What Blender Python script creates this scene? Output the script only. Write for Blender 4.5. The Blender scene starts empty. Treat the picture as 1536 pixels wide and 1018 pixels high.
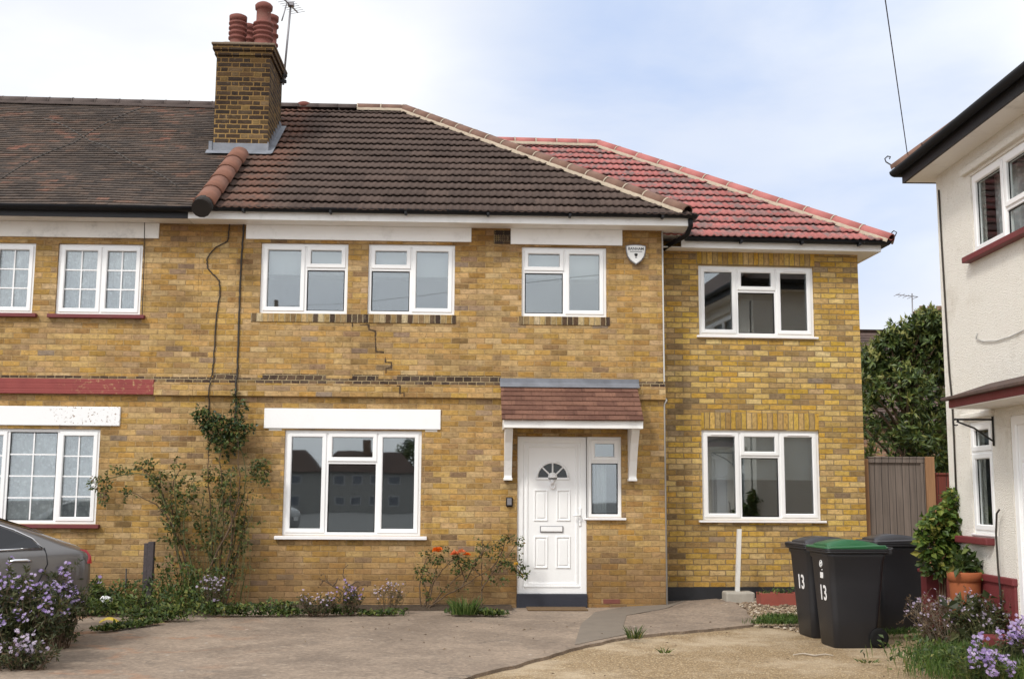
import bpy, bmesh, math, random
from mathutils import Vector, Matrix, noise
R = random.Random(7)
pi = math.pi
S = bpy.context.scene
COL = S.collection

# ------------------------------------------------------------------ camera
W_, H_, F_ = 1536, 1018, 1716.9
YAW, PITCH, ROLL = 0.03872, 0.13307, 0.00598
CAM = Vector((0, -15.4, 1.6))
FWD = Vector((math.sin(YAW)*math.cos(PITCH), math.cos(YAW)*math.cos(PITCH), math.sin(PITCH)))
RT0 = Vector((math.cos(YAW), -math.sin(YAW), 0)); UP0 = RT0.cross(FWD)
RT = math.cos(ROLL)*RT0 + math.sin(ROLL)*UP0; UP = -math.sin(ROLL)*RT0 + math.cos(ROLL)*UP0

def ray(x, y): return FWD + RT*((x-W_/2)/F_) - UP*((y-H_/2)/F_)
def Q(x, y, Y=0.0):            # photo measurement -> point of the upright plane at depth Y
    d = ray(x, y); return CAM + d*((Y-CAM.y)/d.y)
def G(x, y, z=0.1):            # photo measurement -> point of the level plane at height z
    d = ray(x, y); return CAM + d*((z-CAM.z)/d.z)

cam = bpy.data.objects.new('camera', bpy.data.cameras.new('camera')); COL.objects.link(cam)
cam.data.sensor_width = 36; cam.data.lens = F_/W_*36; cam.data.clip_end = 2000
cam.matrix_world = Matrix(((RT.x, UP.x, -FWD.x, CAM.x), (RT.y, UP.y, -FWD.y, CAM.y), (RT.z, UP.z, -FWD.z, CAM.z), (0, 0, 0, 1)))
S.camera = cam

# ------------------------------------------------------------------ node helpers
def newmat(name):
    m = bpy.data.materials.new(name); m.use_nodes = True
    return m, m.node_tree, m.node_tree.nodes['Principled BSDF']
class N:
    def __init__(s, nt): s.nt = nt
    def n(s, t, **k):
        x = s.nt.nodes.new(t)
        for a, b in k.items(): setattr(x, a, b)
        return x
    def put(s, sock, v):
        if v is None: return
        if isinstance(v, (int, float, tuple, list)): sock.default_value = v
        else: s.nt.links.new(v, sock)
    def m(s, op, a, b=None, c=None, clamp=False):
        x = s.n('ShaderNodeMath', operation=op, use_clamp=clamp)
        for i, v in enumerate((a, b, c)): s.put(x.inputs[i], v)
        return x.outputs[0]
    def noise(s, vec, scale, detail=3, rough=.55, dist=0, out=0):
        x = s.n('ShaderNodeTexNoise'); s.put(x.inputs['Vector'], vec)
        x.inputs['Scale'].default_value = scale; x.inputs['Detail'].default_value = detail
        x.inputs['Roughness'].default_value = rough; x.inputs['Distortion'].default_value = dist
        return x.outputs[out]
    def vor(s, vec, scale, feat='F1', out='Distance'):
        x = s.n('ShaderNodeTexVoronoi', feature=feat); s.put(x.inputs['Vector'], vec); x.inputs['Scale'].default_value = scale
        return x.outputs[out]
    def ramp(s, fac, stops, interp='LINEAR'):
        x = s.n('ShaderNodeValToRGB'); x.color_ramp.interpolation = interp
        e = x.color_ramp.elements
        while len(e) < len(stops): e.new(.5)
        for i, (p, c) in enumerate(stops):
            e[i].position = p; e[i].color = (c[0], c[1], c[2], 1) if not isinstance(c, (int, float)) else (c, c, c, 1)
        s.put(x.inputs[0], fac); return x.outputs[0]
    def mix(s, fac, a, b, mode='MIX'):
        x = s.n('ShaderNodeMix', data_type='RGBA', blend_type=mode)
        s.put(x.inputs[0], fac)
        for i, v in ((6, a), (7, b)):
            s.put(x.inputs[i], (*v, 1) if isinstance(v, tuple) and len(v) == 3 else v)
        return x.outputs[2]
    def step(s, v, a, b):
        x = s.n('ShaderNodeMapRange', interpolation_type='SMOOTHSTEP')
        s.put(x.inputs[0], v); s.put(x.inputs[1], a); s.put(x.inputs[2], b); return x.outputs[0]
    def bump(s, h, strength, dist, normal=None):
        x = s.n('ShaderNodeBump'); s.put(x.inputs['Height'], h)
        x.inputs['Strength'].default_value = strength; x.inputs['Distance'].default_value = dist
        if normal: s.put(x.inputs['Normal'], normal)
        return x.outputs[0]
    def uv(s): return s.n('ShaderNodeTexCoord').outputs['UV']
    def pos(s): return s.n('ShaderNodeNewGeometry').outputs['Position']
    def sep(s, v):
        x = s.n('ShaderNodeSeparateXYZ'); s.put(x.inputs[0], v); return x.outputs
    def comb(s, a, b, c=0):
        x = s.n('ShaderNodeCombineXYZ')
        for i, v in enumerate((a, b, c)): s.put(x.inputs[i], v)
        return x.outputs[0]
    def white(s, vec):
        x = s.n('ShaderNodeTexWhiteNoise', noise_dimensions='3D'); s.put(x.inputs[0], vec); return x.outputs

def plain(name, col, rough=.6, var=.08, scale=6, bump=0, bscale=60, spec=.5, dirt=0, metallic=0):
    """an ordinary coated or raw surface with slight mottling, optional dirt"""
    m, nt, b = newmat(name); k = N(nt); p = k.pos()
    n = k.noise(p, scale, 4)
    c = k.mix(n, tuple(max(0, x*(1-var)) for x in col), tuple(min(1, x*(1+var)) for x in col))
    if dirt:
        d = k.step(k.noise(p, 3.1, 6, .7), .5, .78)
        c = k.mix(k.m('MULTIPLY', d, dirt), c, tuple(x*.35 for x in (.32, .28, .2)))
    k.put(b.inputs['Base Color'], c); b.inputs['Roughness'].default_value = rough
    b.inputs['Specular IOR Level'].default_value = spec; b.inputs['Metallic'].default_value = metallic
    if bump: k.put(b.inputs['Normal'], k.bump(k.noise(p, bscale, 4), bump, .01))
    return m

def brick_mat(name, flemish, stops, mortar, rh=.075, L=.225, off=.5, joint=.0055, soot=0, base_dirt_top_tone=0, stain=.35, seed=0, tint=None):
    m, nt, b = newmat(name); k = N(nt); u0 = k.uv()
    wob = k.noise(u0, 9, 2, .5, 0, 1)
    sx = k.sep(u0); wx = k.sep(wob); w2 = k.sep(k.noise(u0, 34, 2, .6, 0, 1))
    u = k.m('ADD', sx[0], k.m('ADD', k.m('MULTIPLY', k.m('SUBTRACT', wx[0], .5), .016), k.m('MULTIPLY', k.m('SUBTRACT', w2[0], .5), .010)))
    v = k.m('ADD', sx[1], k.m('ADD', k.m('MULTIPLY', k.m('SUBTRACT', wx[1], .5), .014), k.m('MULTIPLY', k.m('SUBTRACT', w2[1], .5), .010)))
    P = L*1.5 if flemish else L; split = 2/3 if flemish else 1.0
    row = k.m('FLOOR', k.m('DIVIDE', v, rh))
    uo = k.m('ADD', k.m('DIVIDE', u, P), k.m('MULTIPLY', k.m('FLOORED_MODULO', row, 2.0), off))
    cell = k.m('FLOOR', uo); f = k.m('FRACT', uo)
    hdr = k.m('GREATER_THAN', f, split)
    lo = k.m('MULTIPLY', hdr, split)
    hi = k.m('ADD', split, k.m('MULTIPLY', hdr, 1-split))
    dh = k.m('MULTIPLY', k.m('MINIMUM', k.m('SUBTRACT', f, lo), k.m('SUBTRACT', hi, f)), P)
    fv = k.m('FRACT', k.m('DIVIDE', v, rh))
    dv = k.m('MULTIPLY', k.m('MINIMUM', fv, k.m('SUBTRACT', 1, fv)), rh)
    d = k.m('MINIMUM', dh, dv)
    rag = k.noise(u0, 55, 3, .6)
    d = k.m('ADD', d, k.m('MULTIPLY', k.m('SUBTRACT', rag, .5), .007))
    brick = k.step(d, joint-.0025, joint+.0025)
    idv = k.comb(k.m('ADD', k.m('MULTIPLY', cell, 2), hdr), row, seed)
    wn = k.white(idv)
    c = k.ramp(wn[0], stops)
    wc = k.sep(wn[1])
    hs = k.n('ShaderNodeHueSaturation'); k.put(hs.inputs['Color'], c)
    k.put(hs.inputs['Hue'], k.m('ADD', .493, k.m('MULTIPLY', wc[1], .012)))
    k.put(hs.inputs['Saturation'], k.m('ADD', .84, k.m('MULTIPLY', wc[2], .24)))
    k.put(hs.inputs['Value'], k.m('ADD', .90, k.m('MULTIPLY', wc[0], .16))); c = hs.outputs[0]
    bo = k.n('ShaderNodeVectorMath', operation='ADD'); k.put(bo.inputs[0], u0); k.put(bo.inputs[1], wn[1])
    mott = k.noise(bo.outputs[0], 22, 5, .65)
    c = k.mix(.9, c, k.ramp(mott, [(.25, .58), (.5, 1.0), (.75, 1.22)]), 'MULTIPLY')
    hz = k.n('ShaderNodeVectorMath', operation='MULTIPLY'); k.put(hz.inputs[0], u0); hz.inputs[1].default_value = (1, 3.2, 1)
    c = k.mix(.75, c, k.ramp(k.noise(hz.outputs[0], 11, 6, .72), [(.3, .62), (.52, 1.0), (.7, 1.2)]), 'MULTIPLY')
    sp = k.step(k.noise(bo.outputs[0], 38, 3, .7), .60, .70)
    c = k.mix(k.m('MULTIPLY', sp, .62), c, (.075, .055, .04))
    sp2 = k.step(k.noise(bo.outputs[0], 27, 3, .7), .62, .72)
    c = k.mix(k.m('MULTIPLY', sp2, .4), c, (.50, .40, .27))
    mc = k.mix(k.noise(u0, 7, 4), tuple(x*.72 for x in mortar), tuple(min(1, x*1.15) for x in mortar))
    c = k.mix(brick, mc, c)
    # weathering: broad stains
    st = k.step(k.noise(k.pos(), 1.1, 5, .62), .42, .70)
    c = k.mix(k.m('MULTIPLY', st, stain), c, k.mix(1.0, c, (.52, .48, .42), 'MULTIPLY'))
    st2 = k.step(k.noise(k.pos(), 3.7, 5, .7), .55, .72)
    c = k.mix(k.m('MULTIPLY', st2, stain*.8), c, k.mix(1.0, c, (.6, .5, .4), 'MULTIPLY'))
    px_ = k.sep(k.pos()); stv = k.noise(k.comb(k.m('MULTIPLY', px_[0], 5.5), k.m('MULTIPLY', px_[1], 5.5), k.m('MULTIPLY', px_[2], .55)), 1.0, 4, .6)
    c = k.mix(k.m('MULTIPLY', k.step(stv, .52, .74), stain*.75), c, k.mix(1.0, c, (.55, .50, .44), 'MULTIPLY'))
    pale = k.step(k.noise(k.pos(), 2.6, 6, .72), .60, .75); c = k.mix(k.m('MULTIPLY', pale, .28), c, (.50, .41, .28))
    if base_dirt_top_tone:
        z = k.sep(k.pos())[2]
        z2 = k.m('ADD', z, k.m('MULTIPLY', k.m('SUBTRACT', k.noise(k.pos(), 1.7, 4), .5), .9))
        lowm = k.m('SUBTRACT', 1, k.step(z2, .35, 1.15))
        c = k.mix(k.m('MULTIPLY', lowm, base_dirt_top_tone), c, k.mix(.55, k.mix(1.0, c, (.66, .54, .46), 'MULTIPLY'), (.18, .118, .065)))
        topm = k.m('MULTIPLY', k.step(z2, 4.7, 5.2), .85)  # bricks turn darker and browner towards the top of the wall
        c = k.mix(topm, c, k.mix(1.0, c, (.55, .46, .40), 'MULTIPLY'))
    if soot:
        z = k.sep(k.pos())[2]
        s_ = k.step(k.m('ADD', z, k.m('MULTIPLY', k.noise(k.pos(), 2.5, 4), 1.6)), 7.1, 9.2)
        c = k.mix(k.m('MULTIPLY', s_, soot), c, k.mix(1.0, c, (.36, .33, .32), 'MULTIPLY'))
    if tint: c = k.mix(1.0, c, tint, 'MULTIPLY')
    k.put(b.inputs['Base Color'], c); b.inputs['Roughness'].default_value = .9; b.inputs['Specular IOR Level'].default_value = .2
    h = k.m('ADD', k.m('MULTIPLY', brick, .75), k.m('MULTIPLY', k.noise(u0, 70, 4, .7), .35))
    h = k.m('ADD', h, k.m('MULTIPLY', wc[1], .25))
    k.put(b.inputs['Normal'], k.bump(h, .85, .015))
    return m

def tile_mat(name, stops, tw, gauge, streak=None, lichen=.25, rough=.85, patch=0):
    """roof tiles; uv = metres across, metres up the slope"""
    m, nt, b = newmat(name); k = N(nt); u0 = k.uv(); s = k.sep(u0)
    row = k.m('FLOOR', k.m('ADD', k.m('DIVIDE', s[1], gauge), .001))
    colm = k.m('FLOOR', k.m('ADD', k.m('DIVIDE', s[0], tw), k.m('MULTIPLY', k.m('FLOORED_MODULO', row, 2.0), .5 if patch else 0)))
    wn = k.white(k.comb(colm, row, 3.3)); wc = k.sep(wn[1])
    fac = wn[0]
    if patch: fac = k.m('ADD', k.m('MULTIPLY', wn[0], .62), k.m('MULTIPLY', k.step(k.noise(k.pos(), .9, 3), .35, .7), .38))
    c = k.ramp(fac, stops)
    if streak == 'red':   # each tile is blotched red and grey
        c = k.mix(k.step(k.noise(k.comb(k.m('MULTIPLY', s[0], 1.0), k.m('MULTIPLY', s[1], 1.0), wn[0]), 5.5, 3, .6), .48, .60), c, (.205, .13, .122))
    mot = k.noise(k.pos(), 30, 5, .7)
    c = k.mix(.8, c, k.ramp(mot, [(.25, .55), (.5, 1.0), (.75, 1.35)]), 'MULTIPLY')
    li = k.step(k.noise(k.pos(), 13, 6, .8), .66, .74)
    c = k.mix(k.m('MULTIPLY', li, lichen), c, (.33, .30, .22))
    big = k.step(k.noise(k.pos(), .8, 4), .4, .7)
    c = k.mix(k.m('MULTIPLY', big, .3), c, k.mix(1.0, c, (.62, .6, .58), 'MULTIPLY'))
    if streak == 'rust':
        p = k.sep(k.pos())
        # rusty run-off under the chimney flashing, straight down the slope
        x1 = k.m('ADD', p[0], k.m('MULTIPLY', k.m('SUBTRACT', k.noise(k.pos(), 2.5, 4), .5), .55))
        band = k.m('SUBTRACT', 1, k.step(k.m('ABSOLUTE', k.m('SUBTRACT', x1, -2.98)), .08, .50))
        band = k.m('MULTIPLY', band, k.step(k.noise(k.pos(), 6, 4, .7), .30, .62))
        c = k.mix(k.m('MULTIPLY', band, .42), c, (.25, .105, .065))
    k.put(b.inputs['Base Color'], c); b.inputs['Roughness'].default_value = rough; b.inputs['Specular IOR Level'].default_value = .3
    k.put(b.inputs['Normal'], k.bump(k.noise(k.pos(), 120, 4), .35, .004))
    return m

def leaf_mat(name, stops, rough=.5, trans=.25):
    m, nt, b = newmat(name); k = N(nt)
    s = k.sep(k.uv()); c = k.ramp(s[0], stops)
    c = k.mix(.6, c, k.ramp(k.noise(k.pos(), 40, 2), [(.3, .7), (.7, 1.2)]), 'MULTIPLY')
    k.put(b.inputs['Base Color'], c); b.inputs['Roughness'].default_value = rough; b.inputs['Specular IOR Level'].default_value = .35
    t = k.n('ShaderNodeBsdfTranslucent'); k.put(t.inputs[0], c)
    mx = k.n('ShaderNodeMixShader'); mx.inputs[0].default_value = trans
    nt.links.new(b.outputs[0], mx.inputs[1]); nt.links.new(t.outputs[0], mx.inputs[2])
    nt.links.new(mx.outputs[0], nt.nodes['Material Output'].inputs[0])
    return m

def glass_mat(name, base=.10, tint=(.93, .96, .95)):
    m, nt, b = newmat(name); k = N(nt); nt.nodes.remove(b)
    tr = k.n('ShaderNodeBsdfTransparent'); tr.inputs[0].default_value = (*tint, 1)
    gl = k.n('ShaderNodeBsdfGlossy'); gl.inputs['Roughness'].default_value = .015; gl.inputs[0].default_value = (.93, .97, 1, 1)
    nrm = k.bump(k.noise(k.pos(), 1.1, 1), .025, .05); k.put(gl.inputs['Normal'], nrm)
    fr = k.n('ShaderNodeFresnel'); fr.inputs[0].default_value = 1.5
    fac = k.m('ADD', base, k.m('MULTIPLY', fr.outputs[0], .75), clamp=True)
    mx = k.n('ShaderNodeMixShader'); k.put(mx.inputs[0], fac)
    nt.links.new(tr.outputs[0], mx.inputs[1]); nt.links.new(gl.outputs[0], mx.inputs[2])
    nt.links.new(mx.outputs[0], nt.nodes['Material Output'].inputs[0])
    return m

M = {}
YEL = [(0, (.25, .160, .085)), (.05, (.365, .227, .088)), (.3, (.430, .266, .093)), (.75, (.480, .301, .103)), (.95, (.515, .340, .138)), (.98, (.35, .222, .112)), (1, (.25, .18, .125))]
YEX = [(0, (.23, .155, .085)), (.06, (.38, .245, .088)), (.3, (.50, .315, .086)), (.75, (.585, .38, .095)), (.93, (.62, .44, .16)), (.975, (.42, .28, .12)), (1, (.25, .18, .12))]
DRK = [(0, (.055, .035, .028)), (.5, (.11, .075, .05)), (.8, (.17, .11, .06)), (1, (.28, .19, .08))]
M['brick'] = brick_mat('yellow_stock_brick', False, YEL, (.50, .34, .165), base_dirt_top_tone=.7, stain=.55, joint=.0048)
M['brick_ext'] = brick_mat('new_yellow_brick', False, YEX, (.33, .24, .13), stain=.30, seed=5, rh=.0765, joint=.0062, base_dirt_top_tone=.25)
M['brick_soldier'] = brick_mat('soldier_brick', False, YEX, (.30, .22, .12), off=0, seed=9, stain=.2, L=.24)
M['brick_sill'] = brick_mat('sill_brick', False, [(0, (.045, .03, .025)), (.35, (.14, .09, .05)), (.6, (.33, .22, .08)), (.85, (.44, .31, .14)), (1, (.5, .42, .27))], (.45, .36, .22), off=0, L=.13, seed=2)
M['brick_header'] = brick_mat('dark_header_brick', False, DRK, (.40, .31, .18), L=.118, seed=4)
M['brick_chim'] = brick_mat('chimney_brick', True, [(0, (.05, .034, .025)), (.5, (.082, .054, .033)), (.85, (.12, .077, .04)), (1, (.26, .165, .06))], (.36, .225, .085), joint=.0085, soot=.85, stain=.3)
M['brick_far'] = brick_mat('far_brick', False, [(0, (.12, .06, .04)), (1, (.3, .17, .1))], (.3, .26, .2), seed=8)
M['tile_main'] = tile_mat('brown_concrete_tile', [(0, (.064, .043, .035)), (.5, (.078, .053, .043)), (1, (.092, .062, .050))], .30, .30, 'rust', .22)
M['tile_red'] = tile_mat('red_blend_tile', [(0, (.32, .108, .098)), (.5, (.38, .132, .120)), (.85, (.35, .135, .122)), (1, (.26, .14, .13))], .30, .30, 'red', .12)
M['tile_old'] = tile_mat('old_plain_tile', [(0, (.044, .034, .029)), (.45, (.072, .053, .042)), (.7, (.098, .068, .051)), (.86, (.145, .080, .056)), (.95, (.22, .10, .07)), (1, (.18, .135, .06))], .165, .1, None, .4, patch=1)
M['tile_porch'] = tile_mat('porch_plain_tile', [(0, (.10, .045, .032)), (.5, (.155, .075, .052)), (1, (.21, .105, .07))], .27, .1, None, .2, patch=1)
M['tile_far'] = tile_mat('far_tile', [(0, (.07, .05, .045)), (1, (.12, .075, .06))], .165, .1, None, .2, patch=1)
M['ridge_brown'] = plain('brown_ridge_tile', (.16, .085, .058), .85, .4, 9, .4, 70)
M['ridge_clay'] = plain('clay_bonnet_tile', (.19, .082, .052), .9, .35, 8, .5, 60, dirt=.3)
M['ridge_dark'] = plain('dark_ridge_tile', (.075, .055, .048), .9, .3, 9, .4, 60)
M['ridge_red'] = plain('red_ridge_tile', (.38, .125, .11), .8, .2, 9, .3, 60)
M['cap'] = plain('weathered_cap', (.17, .125, .085), .95, .3, 9, .5, 50, dirt=.4)
M['crack'] = plain('crack_void', (.065, .042, .024), 1, .3, 40)
M['mortar'] = plain('pale_mortar', (.42, .345, .26), .95, .25, 20, .6, 60)
M['upvc'] = plain('white_upvc', (.86, .86, .855), .30, .025, 3, dirt=.07)
M['upvc_sill'] = plain('white_sill_upvc', (.84, .82, .82), .35, .04, 5, dirt=.12)
M['white_paint'] = plain('white_masonry_paint', (.84, .84, .84), .6, .03, 4, .15, 50, dirt=.05)
M['white_board'] = plain('white_board', (.87, .86, .84), .45, .05, 2, dirt=.22)
M['white_board_old'] = plain('old_white_board', (.72, .69, .64), .55, .08, 2, dirt=.45)
M['black_plastic'] = plain('black_plastic', (.006, .006, .008), .55, .2, 8, spec=.3)
M['black_paint'] = plain('black_bitumen', (.016, .016, .019), .6, .3, 9, .3, 60)
M['navy_step'] = plain('dark_navy_step', (.022, .024, .036), .55, .2, 9, .2, 60)
M['lead'] = plain('lead_sheet', (.18, .19, .215), .6, .45, 6, .5, 12, metallic=.2, dirt=.2)
M['clay_pot'] = plain('chimney_clay', (.175, .056, .042), .85, .3, 9, .3, 40, dirt=.35)
M['soot'] = plain('soot_dark', (.02, .015, .012), .95, .2)
M['red_paint'] = plain('red_masonry_paint', (.155, .026, .028), .6, .2, 6, .25, 40, dirt=.25)
M['metal_grey'] = plain('galvanised_metal', (.24, .23, .24), .5, .2, 10, metallic=.7)
M['iron'] = plain('black_iron', (.014, .013, .013), .5, .2)
M['cable'] = plain('dark_cable', (.035, .028, .022), .7, .2)
M['cable_grey'] = plain('grey_cable', (.45, .44, .42), .6, .1)
M['plaster'] = plain('room_plaster', (.34, .33, .31), .9, .05)
M['blind'] = plain('blind_cloth', (.44, .45, .47), .8, .03)
M['glass'] = glass_mat('window_glass', .125)
M['glass_side'] = glass_mat('side_window_glass', .03)
for _n in M['glass_side'].node_tree.nodes:
    if _n.type == 'MATH' and _n.operation == 'MULTIPLY': _n.inputs[1].default_value = .18
M['glass_dark'], _nt, _b = newmat('dark_door_glass'); _b.inputs['Base Color'].default_value = (.02, .024, .024, 1); _b.inputs['Roughness'].default_value = .08
M['concrete_post'] = plain('white_post', (.70, .68, .64), .8, .1, 8, .3, dirt=.3)
M['concrete'] = plain('grey_concrete', (.36, .33, .28), .95, .25, 7, .6, 50, dirt=.3)
M['terracotta'] = plain('terracotta', (.33, .095, .032), .85, .15, 7, .3, 50, dirt=.15)
M['planter_red'] = plain('red_planter', (.27, .065, .045), .8, .2, 7, .3, dirt=.2)
M['mat'] = plain('brown_mat', (.16, .10, .05), 1, .3, 30, .8, 200)
M['bark'] = plain('stem_bark', (.10, .065, .038), .9, .4, 15, .5, 60)
M['bark_grey'] = plain('grey_stem', (.20, .16, .12), .9, .35, 15, .5, 60)
M['stem_green'] = plain('green_stem', (.10, .105, .035), .7, .3, 10)
M['post_old'] = plain('weathered_post', (.06, .048, .050), .85, .4, 12, .5, 40)
M['dry_wood'] = plain('dry_wood', (.42, .36, .29), .9, .2)
M['bin'] = plain('black_bin_plastic', (.0145, .015, .0185), .45, .2, 5, .12, 300, dirt=.02)
M['bin_lid_green'] = plain('green_bin_lid', (.018, .105, .040), .40, .2, 6, .1, 200, dirt=.08)
M['bin_lid_black'] = plain('black_bin_lid', (.034, .033, .038), .4, .2, 6, .1, 200)
M['white_ink'] = plain('white_lettering', (.8, .8, .8), .5, .03)
M['black_ink'] = plain('black_lettering', (.015, .015, .015), .5, .03)
M['alarm'] = plain('alarm_cover', (.78, .78, .76), .35, .03)
M['tyre'] = plain('tyre_rubber', (.009, .009, .009), .9, .2, spec=.2)
M['alloy'] = plain('wheel_alloy', (.5, .5, .52), .3, .05, metallic=.8)
M['chrome'] = plain('bright_trim', (.65, .65, .67), .2, .03, metallic=1)
M['car_paint'], _nt, _b = newmat('grey_car_paint'); _b.inputs['Base Color'].default_value = (.125, .118, .116, 1); _b.inputs['Metallic'].default_value = .5; _b.inputs['Roughness'].default_value = .32; _b.inputs['Coat Weight'].default_value = .8; _b.inputs['Coat Roughness'].default_value = .05
M['car_glass'], _nt, _b = newmat('car_window_glass'); _b.inputs['Base Color'].default_value = (.012, .012, .014, 1); _b.inputs['Roughness'].default_value = .04
M['tail'], _nt, _b = newmat('tail_lamp_red'); _b.inputs['Base Color'].default_value = (.32, .015, .02, 1); _b.inputs['Roughness'].default_value = .12
M['paper'] = plain('crumpled_paper', (.82, .82, .84), .8, .04)
M['peel'] = plain('yellow_peel', (.62, .45, .06), .6, .3, 30)

def net_mat():
    m, nt, b = newmat('lace_net'); k = N(nt); s = k.sep(k.uv())
    b.inputs['Base Color'].default_value = (.78, .77, .78, 1); b.inputs['Roughness'].default_value = .9
    lace = k.step(k.vor(k.uv(), 16), .20, .34)
    sw = k.m('MULTIPLY', k.step(k.noise(k.uv(), 6, 3), .45, .6), .20)
    fac = k.m('ADD', k.m('SUBTRACT', .84, k.m('MULTIPLY', lace, .22)), sw, clamp=True)
    tr = k.n('ShaderNodeBsdfTransparent'); mx = k.n('ShaderNodeMixShader'); k.put(mx.inputs[0], fac)
    nt.links.new(tr.outputs[0], mx.inputs[1]); nt.links.new(b.outputs[0], mx.inputs[2]); nt.links.new(mx.outputs[0], nt.nodes['Material Output'].inputs[0])
    return m
M['net'] = net_mat()
def chipped_mat():   # white paint flaked off in spots to brick
    m, nt, b = newmat('chipped_white_paint'); k = N(nt); p = k.pos()
    px = k.sep(p)[0]
    reg = k.m('MULTIPLY', k.step(px, -5.75, -5.2), 1.0)
    d = k.m('MULTIPLY', k.step(k.noise(p, 28, 3, .7), .60, .66), reg)
    c = k.mix(d, (.82, .82, .82), (.30, .22, .16)); k.put(b.inputs['Base Color'], c); b.inputs['Roughness'].default_value = .6
    k.put(b.inputs['Normal'], k.bump(k.m('SUBTRACT', 1, d), .5, .004)); return m
M['chipped'] = chipped_mat()
def redband_mat():   # red paint worn through to pale brick
    m, nt, b = newmat('worn_red_paint'); k = N(nt); p = k.pos()
    px = k.sep(p)[0]
    d = k.m('MULTIPLY', k.step(k.noise(p, 17, 5, .75), .55, .63), k.step(px, -5.6, -4.6))
    base = k.mix(k.noise(p, 5, 4), (.19, .032, .030), (.30, .062, .052))
    c = k.mix(d, base, (.42, .25, .12)); k.put(b.inputs['Base Color'], c); b.inputs['Roughness'].default_value = .75
    z = k.m('FRACT', k.m('DIVIDE', k.sep(p)[2], .075))
    k.put(b.inputs['Normal'], k.bump(k.m('ADD', k.step(k.m('MINIMUM', z, k.m('SUBTRACT', 1, z)), .03, .10), k.noise(p, 40, 3)), .5, .006)); return m
M['redband'] = redband_mat()
def render_mat():   # pebble-dash cream render
    m, nt, b = newmat('cream_roughcast'); k = N(nt); p = k.pos()
    c = k.mix(k.noise(p, 30, 5, .7), (.86, .80, .70), (.97, .94, .87))
    st = k.step(k.noise(p, 1.6, 5, .65), .50, .75); c = k.mix(k.m('MULTIPLY', st, .35), c, (.46, .38, .26))
    pits = k.step(k.noise(p, 60, 3, .7), .60, .68); c = k.mix(k.m('MULTIPLY', pits, .5), c, (.33, .26, .17))
    k.put(b.inputs['Base Color'], c); b.inputs['Roughness'].default_value = .95
    h = k.m('ADD', k.noise(p, 75, 4, .7), k.m('MULTIPLY', k.vor(p, 95), .7))
    k.put(b.inputs['Normal'], k.bump(h, .9, .018)); return m
M['render'] = render_mat()
def wood_mat(name, col, board=.12, axis=0):
    m, nt, b = newmat(name); k = N(nt); s = k.sep(k.uv())
    bid = k.m('FLOOR', k.m('DIVIDE', s[axis], board)); w = k.white(k.comb(bid, 1.0, 2.0))
    vec = k.comb(k.m('MULTIPLY', s[0], 26), k.m('MULTIPLY', s[1], 1.6), w[0])
    n = k.noise(vec, 1.0, 5, .65)
    c = k.mix(n, tuple(x*.35 for x in col), tuple(x*1.55 for x in col))
    c = k.mix(.5, c, k.ramp(w[0], [(0, .65), (1, 1.2)]), 'MULTIPLY')
    f = k.m('FRACT', k.m('DIVIDE', s[axis], board)); e = k.m('MINIMUM', f, k.m('SUBTRACT', 1, f))
    gap = k.step(e, .015, .05); c = k.mix(gap, (.012, .010, .010), c)
    k.put(b.inputs['Base Color'], c); b.inputs['Roughness'].default_value = .85
    k.put(b.inputs['Normal'], k.bump(k.m('ADD', gap, k.m('MULTIPLY', n, .4)), .6, .006)); return m
M['gate_wood'] = wood_mat('grey_gate_wood', (.168, .134, .112), .1)
M['post_wood'] = wood_mat('orange_post_wood', (.29, .155, .075), 5)
M['fence_wood'] = wood_mat('red_brown_fence_wood', (.16, .034, .022), .12)
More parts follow.
